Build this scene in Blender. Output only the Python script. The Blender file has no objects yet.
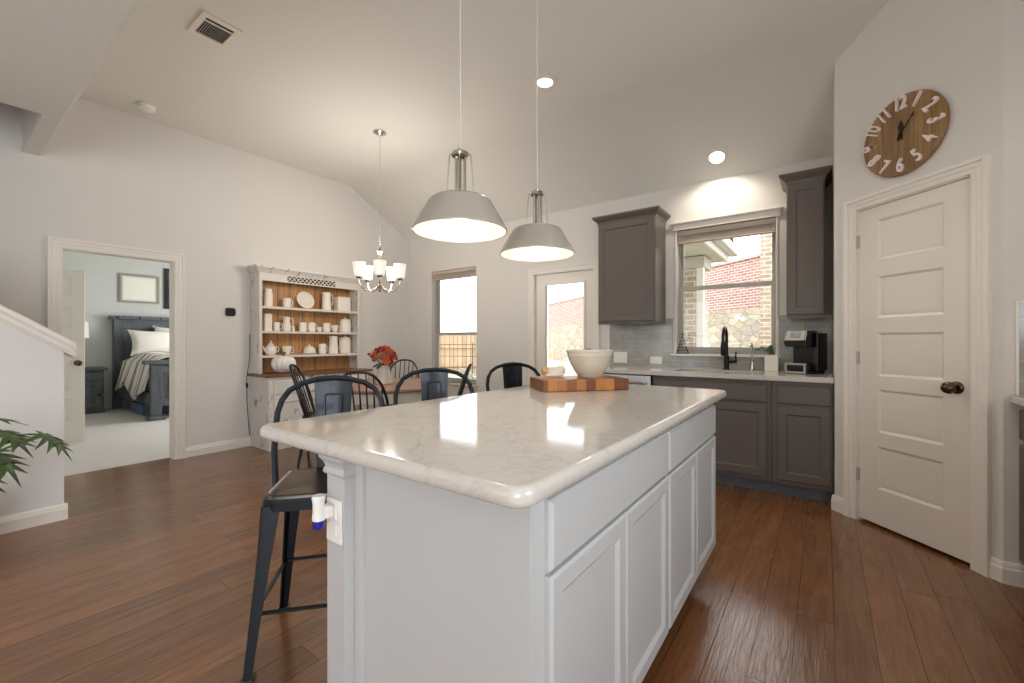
import bpy, bmesh, math, random
from mathutils import Vector, Matrix
PI = math.pi
S = bpy.context.scene
COL = S.collection
random.seed(7)
def R(d): return math.radians(d)
def lin(r, g, b):
    f = lambda c: (c/255/12.92) if c/255 <= 0.04045 else ((c/255+0.055)/1.055)**2.4
    return (f(r), f(g), f(b), 1)

# ------------------------------------------------------------------ camera
cam_d = bpy.data.cameras.new('camera'); cam = bpy.data.objects.new('camera', cam_d); COL.objects.link(cam)
cam.location = (0, 0, 1.17); cam.rotation_euler = (R(90), 0, math.atan2(312, 429))
cam_d.sensor_width = 36; cam_d.lens = 36*429/1024; cam_d.clip_start = 0.05; cam_d.clip_end = 300
S.camera = cam
# ------------------------------------------------------------------ sky, sun, window light, exposure
W = bpy.data.worlds.new('sky'); S.world = W; W.use_nodes = True
bg = W.node_tree.nodes['Background']
bg.inputs[0].default_value = (0.94, 0.97, 1.0, 1); bg.inputs[1].default_value = 4.2
def light(name, kind, loc, power, color=(1, 1, 1), rot=(0, 0, 0), size=None, size_y=None, radius=None, spot=None):
    d = bpy.data.lights.new(name, kind); d.energy = power; d.color = color
    if kind == 'AREA':
        d.shape = 'RECTANGLE'; d.size = size; d.size_y = size_y
    if radius is not None: d.shadow_soft_size = radius
    if spot: d.spot_size = R(spot); d.spot_blend = 0.6
    o = bpy.data.objects.new(name, d); COL.objects.link(o); o.location = loc; o.rotation_euler = rot
    return o
sun = light('sun', 'SUN', (0, -5, 12), 1.0, (1, 0.95, 0.86), (R(38), 0, R(-28))); sun.data.angle = R(1)
# fill lamps at added unseen windows behind and right; daylight at the bedroom window
light('added_living_fill', 'AREA', (-3.6, -4.62, 1.35), 8, (0.88, 0.94, 1.0), (R(108), 0, 0), 2.0, 2.1)  # fill lamp at the added living room windows
light('added_side_fill', 'AREA', (1.5, -2.5, 1.35), 100, (0.88, 0.94, 1.0), (R(108), 0, R(90)), 2.8, 2.1)  # fill lamp at the added side windows, tilted up for wall and ceiling
light('added_kitchen_fill', 'AREA', (1.5, 0.65, 1.65), 22, (0.88, 0.94, 1.0), (R(118), 0, R(90)), 1.0, 1.0)  # fill lamp at the added kitchen window, tilted up to brighten the ceiling
light('bedroom_window_daylight', 'AREA', (-7.6, 4.62, 1.5), 95, (0.95, 0.98, 1.0), (R(-90), 0, 0), 1.8, 1.5)
S.view_settings.view_transform = 'Standard'; S.view_settings.look = 'None'
S.view_settings.gamma = 1; S.view_settings.use_curve_mapping = False
S.view_settings.exposure = 0.0
S.cycles.max_bounces = 10; S.cycles.diffuse_bounces = 6; S.cycles.transparent_max_bounces = 12
S.cycles.sample_clamp_indirect = 6; S.cycles.caustics_reflective = False; S.cycles.caustics_refractive = False

# ------------------------------------------------------------------ materials
def mat(name, col, rough=0.5, metal=0.0, bump=0, bscale=60, var=0.0, vscale=6, coat=0, spec=0.5, emit=None, estr=0):
    m = bpy.data.materials.new(name); m.use_nodes = True
    nt = m.node_tree; N = nt.nodes; L = nt.links; p = N['Principled BSDF']
    p.inputs['Roughness'].default_value = rough; p.inputs['Metallic'].default_value = metal
    p.inputs['Coat Weight'].default_value = coat; p.inputs['Specular IOR Level'].default_value = spec
    tc = N.new('ShaderNodeTexCoord')
    nz = N.new('ShaderNodeTexNoise'); nz.inputs['Scale'].default_value = vscale; nz.inputs['Detail'].default_value = 4
    L.new(tc.outputs['Object'], nz.inputs['Vector'])
    mx = N.new('ShaderNodeMix'); mx.data_type = 'RGBA'
    mx.inputs['A'].default_value = tuple(c*(1-var) for c in col[:3])+(1,)
    mx.inputs['B'].default_value = tuple(min(1, c*(1+var)) for c in col[:3])+(1,)
    L.new(nz.outputs['Fac'], mx.inputs['Factor']); L.new(mx.outputs['Result'], p.inputs['Base Color'])
    if bump:
        n2 = N.new('ShaderNodeTexNoise'); n2.inputs['Scale'].default_value = bscale; n2.inputs['Detail'].default_value = 3
        L.new(tc.outputs['Object'], n2.inputs['Vector'])
        b = N.new('ShaderNodeBump'); b.inputs['Strength'].default_value = bump; b.inputs['Distance'].default_value = 0.004
        L.new(n2.outputs['Fac'], b.inputs['Height']); L.new(b.outputs['Normal'], p.inputs['Normal'])
    if emit:
        p.inputs['Emission Color'].default_value = emit; p.inputs['Emission Strength'].default_value = estr
    return m
class NT:
    """small wrapper for building node materials"""
    def __init__(s, name, rough=0.5):
        s.m = bpy.data.materials.new(name); s.m.use_nodes = True; s.t = s.m.node_tree
        s.p = s.t.nodes['Principled BSDF']; s.p.inputs['Roughness'].default_value = rough
        s.tc = s.n('ShaderNodeTexCoord')
    def n(s, k, **kw):
        x = s.t.nodes.new(k)
        for a, b in kw.items(): setattr(x, a, b)
        return x
    def l(s, a, b): s.t.links.new(a, b)
    def mapped(s, loc=(0, 0, 0), rot=(0, 0, 0), scale=(1, 1, 1), src='Object'):
        mp = s.n('ShaderNodeMapping'); mp.inputs['Location'].default_value = loc
        mp.inputs['Rotation'].default_value = rot; mp.inputs['Scale'].default_value = scale
        s.l(s.tc.outputs[src], mp.inputs['Vector']); return mp.outputs['Vector']
    def noise(s, vec, scale, detail=4, rough=0.5, dist=0):
        x = s.n('ShaderNodeTexNoise'); x.inputs['Scale'].default_value = scale; x.inputs['Detail'].default_value = detail
        x.inputs['Roughness'].default_value = rough; x.inputs['Distortion'].default_value = dist
        s.l(vec, x.inputs['Vector']); return x.outputs['Fac']
    def ramp(s, fac, stops):
        x = s.n('ShaderNodeValToRGB'); e = x.color_ramp.elements
        while len(e) < len(stops): e.new(0.5)
        for i, (p, c) in enumerate(stops): e[i].position = p; e[i].color = c
        s.l(fac, x.inputs['Fac']); return x.outputs['Color']
    def mix(s, fac, a, b, mode='MIX'):
        x = s.n('ShaderNodeMix', data_type='RGBA', blend_type=mode)
        for k, v in (('Factor', fac), ('A', a), ('B', b)):
            if hasattr(v, 'is_linked') or hasattr(v, 'links'): s.l(v, x.inputs[k])
            else: x.inputs[k].default_value = v
        return x.outputs['Result']
    def bump(s, h, strength=0.3, dist=0.004):
        b = s.n('ShaderNodeBump'); b.inputs['Strength'].default_value = strength; b.inputs['Distance'].default_value = dist
        s.l(h, b.inputs['Height']); s.l(b.outputs['Normal'], s.p.inputs['Normal'])
    def color(s, c): s.l(c, s.p.inputs['Base Color'])
def brick_mat(name, c1, c2, mortar, bw, rh, ms, rough=0.8, rot=(R(90), 0, 0), offset=0.5, bump=0.4, bias=0.0, smooth=0.1):
    k = NT(name, rough); v = k.mapped(rot=rot)
    b = k.n('ShaderNodeTexBrick'); b.offset = offset
    k.l(v, b.inputs['Vector'])
    for a, x in (('Color1', c1), ('Color2', c2), ('Mortar', mortar), ('Scale', 1.0), ('Mortar Size', ms), ('Mortar Smooth', smooth), ('Bias', bias), ('Brick Width', bw), ('Row Height', rh)):
        b.inputs[a].default_value = x
    nz = k.noise(k.tc.outputs['Object'], 14, 5)
    k.color(k.mix(0.35, b.outputs['Color'], k.ramp(nz, [(0.3, (0.45, 0.45, 0.45, 1)), (0.7, (1, 1, 1, 1))]), 'MULTIPLY'))
    iv = k.n('ShaderNodeMath', operation='SUBTRACT'); iv.inputs[0].default_value = 1; k.l(b.outputs['Fac'], iv.inputs[1])
    k.bump(iv.outputs[0], bump, 0.004)
    return k.m
def wood_mat(name, dark, light_, axis='X', rough=0.45, scale=1.0, plank=None):
    k = NT(name, rough)
    sc = {'X': (1.2, 14, 14), 'Y': (14, 1.2, 14), 'Z': (14, 14, 1.2)}[axis]
    v = k.mapped(scale=tuple(q*scale for q in sc))
    n1 = k.noise(v, 1.6, 6, 0.62, 1.2)
    c = k.ramp(n1, [(0.28, dark), (0.72, light_)])
    if plank:
        sp_ = k.n('ShaderNodeSeparateXYZ'); k.l(k.tc.outputs['Object'], sp_.inputs[0]); cb_ = k.n('ShaderNodeCombineXYZ')
        a2_ = k.n('ShaderNodeMath', operation='ADD'); a2_.inputs[1].default_value = 20.0; k.l(sp_.outputs[plank[0][0]], a2_.inputs[0]); k.l(a2_.outputs[0], cb_.inputs[0])
        ad_ = k.n('ShaderNodeMath', operation='ADD'); ad_.inputs[1].default_value = 20.0; k.l(sp_.outputs[plank[0][1]], ad_.inputs[0]); k.l(ad_.outputs[0], cb_.inputs[1])
        b = k.n('ShaderNodeTexBrick'); b.offset = 0.5; k.l(cb_.outputs[0], b.inputs['Vector'])
        for a, x in (('Color1', (1, 1, 1, 1)), ('Color2', (0.74, 0.72, 0.7, 1)), ('Mortar', (0.2, 0.17, 0.14, 1)), ('Scale', 1.0), ('Mortar Size', plank[3]), ('Brick Width', plank[1]), ('Row Height', plank[2])):
            b.inputs[a].default_value = x
        c = k.mix(0.9, c, b.outputs['Color'], 'MULTIPLY')
    k.color(c); k.bump(n1, 0.15, 0.002); return k.m
def glass_mat(name, tint=(1, 1, 1, 1)):
    k = NT(name); t = k.t
    tr = k.n('ShaderNodeBsdfTransparent'); tr.inputs[0].default_value = tint
    gl = k.n('ShaderNodeBsdfGlossy'); gl.inputs['Roughness'].default_value = 0.02
    fr = k.n('ShaderNodeFresnel'); fr.inputs[0].default_value = 1.3
    mx = k.n('ShaderNodeMixShader'); k.l(fr.outputs[0], mx.inputs[0]); k.l(tr.outputs[0], mx.inputs[1]); k.l(gl.outputs[0], mx.inputs[2])
    out = [x for x in t.nodes if x.type == 'OUTPUT_MATERIAL'][0]; k.l(mx.outputs[0], out.inputs[0])
    return k.m
M = {}
M['wall'] = mat('wall_paint', lin(218, 214, 208), 0.75, bump=0.12, bscale=90, var=0.015)
M['ceiling'] = mat('ceiling_paint', lin(228, 226, 220), 0.85, bump=0.1, bscale=70, var=0.012)
M['bedwall'] = mat('bedroom_paint', lin(204, 205, 200), 0.8, bump=0.1, var=0.01)
M['halfwall_lit'] = mat('half_wall_lit_paint', lin(226, 224, 221), 0.7, bump=0.1, bscale=90, var=0.01)  # lighter copy of the wall paint, standing for window light on the half wall
M['trim'] = mat('white_trim_paint', lin(232, 226, 217), 0.38, var=0.01)
M['doorwhite'] = mat('white_door_paint', lin(228, 221, 211), 0.4, var=0.01)
M['island'] = mat('island_white_paint', lin(189, 190, 190), 0.42, var=0.01)
M['cab'] = mat('grey_cabinet_paint', lin(97, 88, 82), 0.42, var=0.03)
M['darktoe'] = mat('dark_brown_toe_kick', lin(44, 28, 22), 0.5, var=0.1)  # dark brown, used on the island toe kick
M['toe'] = mat('toe_kick_grey', lin(96, 98, 104), 0.5, var=0.03)
M['black'] = mat('black_metal', lin(26, 26, 28), 0.34, 0.6, var=0.1)
M['stoolmetal'] = mat('gunmetal_paint', lin(30, 35, 42), 0.36, 0.5, var=0.12, coat=0.12)
M['stoolseat'] = mat('stool_seat_metal', lin(62, 52, 46), 0.3, 0.5, var=0.15, coat=0.3)
M['windsor'] = mat('black_stained_wood', lin(24, 22, 22), 0.35, var=0.15)
M['chrome'] = mat('brushed_nickel', lin(196, 190, 180), 0.2, 1.0, var=0.03)
M['steel'] = mat('stainless_steel', lin(190, 190, 190), 0.28, 1.0, var=0.04)
M['hinge'] = mat('pale_hinge_metal', lin(186, 178, 166), 0.4, 0.3, var=0.03)
M['bronze'] = mat('antique_bronze', lin(96, 80, 60), 0.25, 1.0, var=0.25, vscale=30)
M['shade'] = mat('grey_enamel_shade', lin(158, 152, 141), 0.25, var=0.02, coat=0.3)
M['shadein'] = mat('white_enamel_inside', lin(236, 228, 214), 0.4, var=0.01)
M['cord'] = mat('pale_cord', lin(205, 198, 188), 0.5, var=0.03)
M['bulb'] = mat('lit_bulb', (1, 0.9, 0.75, 1), 0.4, emit=(1, 0.86, 0.66, 1), estr=5)
M['softbulb'] = mat('lit_candle_bulb', (1, 0.9, 0.75, 1), 0.4, emit=(1, 0.86, 0.66, 1), estr=4)
M['downlight'] = mat('lit_downlight', (1, 0.95, 0.85, 1), 0.4, emit=(1, 0.92, 0.8, 1), estr=7)
M['frost'] = mat('lit_frosted_glass', (1, 0.96, 0.9, 1), 0.35, emit=(1, 0.9, 0.78, 1), estr=0.45)
M['plastic'] = mat('white_plastic', lin(236, 234, 228), 0.35, var=0.01)
M['darkplastic'] = mat('black_plastic', lin(17, 17, 19), 0.25, var=0.1)
M['silver'] = mat('silver_plastic', lin(168, 162, 154), 0.45, 0.4, var=0.03)
M['blue'] = mat('blue_oil', lin(30, 32, 140), 0.1, var=0.2, vscale=80)
M['china'] = mat('white_china', lin(236, 228, 214), 0.25, var=0.03, vscale=20)
M['cream'] = mat('cream_glaze', lin(206, 196, 180), 0.22, var=0.03, vscale=12)
M['pumpkin'] = mat('chalk_white_paint', lin(232, 227, 220), 0.6, var=0.06, vscale=14)
M['stemwood'] = mat('dry_stem', lin(120, 96, 66), 0.8, var=0.2, vscale=40)
M['leaf'] = mat('green_leaf', lin(66, 92, 40), 0.4, var=0.35, vscale=12)
M['darkleaf'] = mat('dark_leaf', lin(44, 60, 40), 0.5, var=0.35, vscale=30)
M['sage'] = mat('sage_leaf', lin(108, 128, 98), 0.5, var=0.3, vscale=30)
M['red'] = mat('red_petal', lin(170, 44, 28), 0.6, var=0.25, vscale=60)
M['orange'] = mat('orange_petal', lin(206, 88, 44), 0.6, var=0.25, vscale=60)
M['rust'] = mat('rust_petal', lin(150, 84, 44), 0.7, var=0.3, vscale=60)
M['plum'] = mat('plum_berries', lin(74, 50, 58), 0.5, var=0.3, vscale=60)
M['cloth'] = mat('pale_cloth', lin(222, 212, 198), 0.9, bump=0.3, bscale=300, var=0.08, vscale=30)
M['tan'] = mat('tan_cloth', lin(196, 160, 116), 0.9, bump=0.3, bscale=300, var=0.1)
M['bedwood'] = wood_mat('grey_rustic_wood', lin(62, 66, 70), lin(104, 108, 112), 'Z', 0.5)
M['linen'] = mat('white_linen', lin(228, 224, 216), 0.9, bump=0.4, bscale=90, var=0.05, vscale=14)
M['boxspring'] = mat('taupe_fabric', lin(120, 108, 98), 0.9, var=0.1)
M['bluebin'] = mat('blue_bin_plastic', lin(86, 110, 134), 0.5, var=0.05)
M['picmat'] = mat('aged_print', lin(240, 238, 224), 0.3, var=0.06, vscale=9)
M['pewter'] = mat('pewter_frame', lin(150, 148, 138), 0.4, 0.2, var=0.08)
M['carpet'] = mat('grey_carpet', lin(196, 190, 184), 0.95, bump=0.6, bscale=400, var=0.07, vscale=120)
M['vinyl'] = mat('grey_window_vinyl', lin(172, 170, 161), 0.45, var=0.03)
M['blind'] = wood_mat('pale_blind', lin(176, 160, 146), lin(204, 190, 176), 'X', 0.5)
M['glass'] = glass_mat('clear_window_glass')
M['pinktop'] = wood_mat('worn_table_wood', lin(112, 78, 60), lin(168, 128, 104), 'X', 0.35)
M['antique'] = mat('antique_white_paint', lin(214, 206, 194), 0.55, var=0.05, vscale=18)
M['ledge'] = wood_mat('brown_ledge_wood', lin(88, 54, 38), lin(140, 96, 70), 'Y', 0.4)
M['planks'] = wood_mat('pine_backboards', lin(160, 112, 66), lin(212, 164, 108), 'Z', 0.5, plank=('ZY', 90.0, 0.15, 0.004))
M['clockwood'] = wood_mat('oak_clock_boards', lin(122, 90, 54), lin(176, 138, 92), 'Z', 0.5, scale=1.4, plank=('ZX', 90.0, 0.09, 0.0015))
M['number'] = mat('blush_white_numerals', lin(240, 226, 220), 0.5, var=0.03)
M['fence'] = wood_mat('cedar_pickets', lin(180, 150, 120), lin(206, 180, 150), 'Z', 0.8, scale=0.3, plank=('ZX', 90.0, 0.14, 0.010))
M['grass'] = mat('dry_lawn', lin(172, 170, 150), 0.95, bump=0.6, bscale=40, var=0.35, vscale=3)
M['patio'] = mat('patio_concrete', lin(186, 182, 174), 0.9, var=0.1, vscale=3)
M['soffit'] = mat('painted_soffit', lin(176, 172, 156), 0.7, var=0.03)
M['fascia'] = mat('painted_fascia', lin(206, 202, 192), 0.6, var=0.03)
M['brick'] = brick_mat('red_garden_brick', lin(150, 102, 94), lin(170, 126, 116), lin(204, 194, 186), 0.17, 0.058, 0.008)
M['brickpale'] = brick_mat('pale_house_brick', lin(152, 134, 112), lin(176, 158, 136), lin(196, 188, 174), 0.22, 0.08, 0.010)
M['stone'] = None
M['tile'] = brick_mat('grey_glass_tile', lin(170, 170, 164), lin(160, 161, 156), lin(196, 194, 188), 0.30, 0.098, 0.0022, rough=0.12, bump=0.25)
M['tub'] = mat('dark_pot', lin(70, 62, 56), 0.6, var=0.1)
M['soil'] = mat('potting_soil', lin(48, 38, 30), 0.95, bump=0.8, bscale=90, var=0.3, vscale=60)
def floor_mat():
    k = NT('hickory_floor', 0.3)
    v = k.mapped(loc=(0, 0.348, 0), rot=(0, 0, R(90)))
    sep = k.n('ShaderNodeSeparateXYZ'); k.l(k.tc.outputs['Object'], sep.inputs[0])
    cmb = k.n('ShaderNodeCombineXYZ'); k.l(sep.outputs['Y'], cmb.inputs[0])
    ad = k.n('ShaderNodeMath', operation='ADD'); ad.inputs[1].default_value = 12.8+0.350; k.l(sep.outputs['X'], ad.inputs[0]); k.l(ad.outputs[0], cmb.inputs[1])
    b = k.n('ShaderNodeTexBrick'); b.offset = 0.37; b.offset_frequency = 2; b.squash = 0.8; b.squash_frequency = 3
    k.l(cmb.outputs[0], b.inputs['Vector'])
    for a, x in (('Color1', (0, 0, 0, 1)), ('Color2', (1, 1, 1, 1)), ('Mortar', (0.5, 0.5, 0.5, 1)), ('Scale', 1.0), ('Mortar Size', 0.0013), ('Mortar Smooth', 0.2), ('Brick Width', 1.7), ('Row Height', 0.128)):
        b.inputs[a].default_value = x
    # per-board offset of the grain
    off = k.n('ShaderNodeVectorMath', operation='SCALE'); k.l(b.outputs['Color'], off.inputs[0]); off.inputs['Scale'].default_value = 7.3
    addv = k.n('ShaderNodeVectorMath', operation='ADD'); k.l(k.tc.outputs['Object'], addv.inputs[0]); k.l(off.outputs[0], addv.inputs[1])
    mp = k.n('ShaderNodeMapping'); mp.inputs['Scale'].default_value = (9, 0.9, 1); k.l(addv.outputs[0], mp.inputs['Vector'])
    g = k.noise(mp.outputs[0], 2.2, 7, 0.62, 1.6)
    wv = k.n('ShaderNodeTexNoise'); wv.inputs['Scale'].default_value = 1.1; wv.inputs['Detail'].default_value = 2; k.l(mp.outputs[0], wv.inputs['Vector'])
    mm = k.n('ShaderNodeMath', operation='MULTIPLY'); mm.inputs[1].default_value = 22; k.l(wv.outputs['Fac'], mm.inputs[0])
    fr = k.n('ShaderNodeMath', operation='PINGPONG'); fr.inputs[1].default_value = 1.0; k.l(mm.outputs[0], fr.inputs[0])
    mp2 = k.n('ShaderNodeMapping'); mp2.inputs['Scale'].default_value = (70, 3.2, 1); k.l(addv.outputs[0], mp2.inputs['Vector'])
    fine = k.noise(mp2.outputs[0], 1.6, 4, 0.65, 0.6)
    base = k.ramp(g, [(0.2, lin(106, 69, 41)), (0.55, lin(132, 89, 55)), (0.85, lin(152, 107, 69))])
    base = k.mix(0.5, base, k.ramp(fine, [(0.3, (0.66, 0.62, 0.58, 1)), (0.65, (1.05, 1.05, 1.05, 1))]), 'MULTIPLY')
    tone = k.ramp(b.outputs['Color'], [(0.0, (0.80, 0.77, 0.76, 1)), (0.5, (0.97, 0.95, 0.94, 1)), (1.0, (1.16, 1.12, 1.1, 1))])
    c = k.mix(1.0, base, tone, 'MULTIPLY')
    ring = k.ramp(fr.outputs[0], [(0.0, (0.66, 0.62, 0.60, 1)), (0.12, (1, 1, 1, 1))])
    c = k.mix(0.5, c, ring, 'MULTIPLY')
    c = k.mix(b.outputs['Fac'], c, lin(58, 38, 28))
    k.color(c)
    hh = k.n('ShaderNodeMath', operation='MULTIPLY_ADD'); k.l(b.outputs['Fac'], hh.inputs[0]); hh.inputs[1].default_value = -1.2; k.l(g, hh.inputs[2])
    h2 = k.n('ShaderNodeMath', operation='MULTIPLY_ADD'); k.l(ring, h2.inputs[0]); h2.inputs[1].default_value = 0.35; k.l(hh.outputs[0], h2.inputs[2])
    h3 = k.n('ShaderNodeMath', operation='MULTIPLY_ADD'); k.l(fine, h3.inputs[0]); h3.inputs[1].default_value = 0.55; k.l(h2.outputs[0], h3.inputs[2])
    k.bump(h3.outputs[0], 0.32, 0.004)
    rr = k.n('ShaderNodeMapRange'); rr.inputs['To Min'].default_value = 0.11; rr.inputs['To Max'].default_value = 0.25; k.p.inputs['Specular IOR Level'].default_value = 0.85; k.l(g, rr.inputs['Value'])
    k.l(rr.outputs[0], k.p.inputs['Roughness'])
    return k.m
M['floor'] = floor_mat()
def quartz():
    k = NT('veined_quartz', 0.085); o = k.tc.outputs['Object']
    n1 = k.noise(o, 3.2, 6, 0.6, 2.0)
    vein = k.ramp(n1, [(0.475, (1, 1, 1, 1)), (0.497, (0.86, 0.855, 0.85, 1)), (0.515, (1, 1, 1, 1))])
    n2 = k.noise(o, 60, 4, 0.6)
    base = k.ramp(n2, [(0.3, lin(199, 193, 185)), (0.7, lin(205, 200, 193))])
    k.color(k.mix(1.0, base, vein, 'MULTIPLY')); k.p.inputs['Specular IOR Level'].default_value = 0.55
    return k.m
M['quartz'] = quartz()
def distressed():
    k = NT('distressed_white_paint', 0.6)
    v = k.mapped(scale=(1, 1, 0.45))
    n1 = k.noise(v, 16, 7, 0.7, 0.6)
    n2 = k.noise(k.tc.outputs['Object'], 3, 3)
    ad = k.n('ShaderNodeMath', operation='MULTIPLY_ADD'); k.l(n2, ad.inputs[0]); ad.inputs[1].default_value = 0.35; k.l(n1, ad.inputs[2])
    k.color(k.ramp(ad.outputs[0], [(0.0, lin(214, 208, 200)), (0.75, lin(218, 213, 206)), (0.80, lin(164, 150, 136)), (1.0, lin(112, 94, 78))]))
    k.bump(n1, 0.2, 0.003); return k.m
M['distressed'] = distressed()
def stone():
    k = NT('pale_ledge_stone', 0.9)
    v = k.mapped(scale=(1.0, 1.0, 2.0))
    vo = k.n('ShaderNodeTexVoronoi', feature='DISTANCE_TO_EDGE'); vo.inputs['Scale'].default_value = 3.6; k.l(v, vo.inputs['Vector'])
    vc = k.n('ShaderNodeTexVoronoi', feature='F1'); vc.inputs['Scale'].default_value = 3.6; k.l(v, vc.inputs['Vector'])
    sp = k.n('ShaderNodeSeparateColor'); k.l(vc.outputs['Color'], sp.inputs[0])
    c = k.ramp(sp.outputs[0], [(0.0, lin(180, 164, 138)), (0.5, lin(164, 156, 144)), (1.0, lin(192, 180, 160))])
    nz = k.noise(k.tc.outputs['Object'], 9, 6)
    c = k.mix(0.5, c, k.ramp(nz, [(0.3, (0.6, 0.6, 0.6, 1)), (0.7, (1, 1, 1, 1))]), 'MULTIPLY')
    e = k.ramp(vo.outputs['Distance'], [(0.0, (0.55, 0.55, 0.55, 1)), (0.06, (1, 1, 1, 1))])
    k.color(k.mix(1.0, c, e, 'MULTIPLY')); k.bump(e, 0.5, 0.02); return k.m
M['stone'] = stone()
def block_mat():
    k = NT('maple_butcher_block', 0.4)
    b = k.n('ShaderNodeTexBrick'); b.offset = 0.0
    k.l(k.mapped(loc=(3.02, 3.0, 0)), b.inputs['Vector'])
    for a, x in (('Color1', (0, 0, 0, 1)), ('Color2', (1, 1, 1, 1)), ('Mortar', (0.2, 0.2, 0.2, 1)), ('Scale', 1.0), ('Mortar Size', 0.0006), ('Brick Width', 0.052), ('Row Height', 0.31)):
        b.inputs[a].default_value = x
    n1 = k.noise(k.mapped(scale=(30, 30, 3)), 2.0, 5, 0.6, 0.8)
    c = k.ramp(b.outputs['Color'], [(0.0, lin(112, 62, 26)), (0.45, lin(164, 100, 44)), (1.0, lin(190, 130, 66))])
    k.color(k.mix(0.5, c, k.ramp(n1, [(0.3, (0.6, 0.55, 0.5, 1)), (0.7, (1, 1, 1, 1))]), 'MULTIPLY')); return k.m
M['block'] = block_mat()
def stripe_mat():
    k = NT('striped_cotton', 0.95)
    w = k.n('ShaderNodeTexWave', wave_type='BANDS', bands_direction='X'); w.inputs['Scale'].default_value = 1.45; w.inputs['Distortion'].default_value = 0.6; w.inputs['Detail'].default_value = 1
    w.inputs['Phase Offset'].default_value = 1.0
    k.l(k.mapped(), w.inputs['Vector'])
    c = k.ramp(w.outputs['Fac'], [(0.0, lin(226, 219, 208)), (0.70, lin(226, 219, 208)), (0.73, lin(48, 44, 44)), (0.84, lin(48, 44, 44)), (0.87, lin(226, 219, 208)), (0.955, lin(226, 219, 208)), (0.97, lin(48, 44, 44))])
    k.color(c); k.bump(k.noise(k.tc.outputs['Object'], 30, 3), 0.5, 0.01); return k.m
M['stripe'] = stripe_mat()

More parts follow.
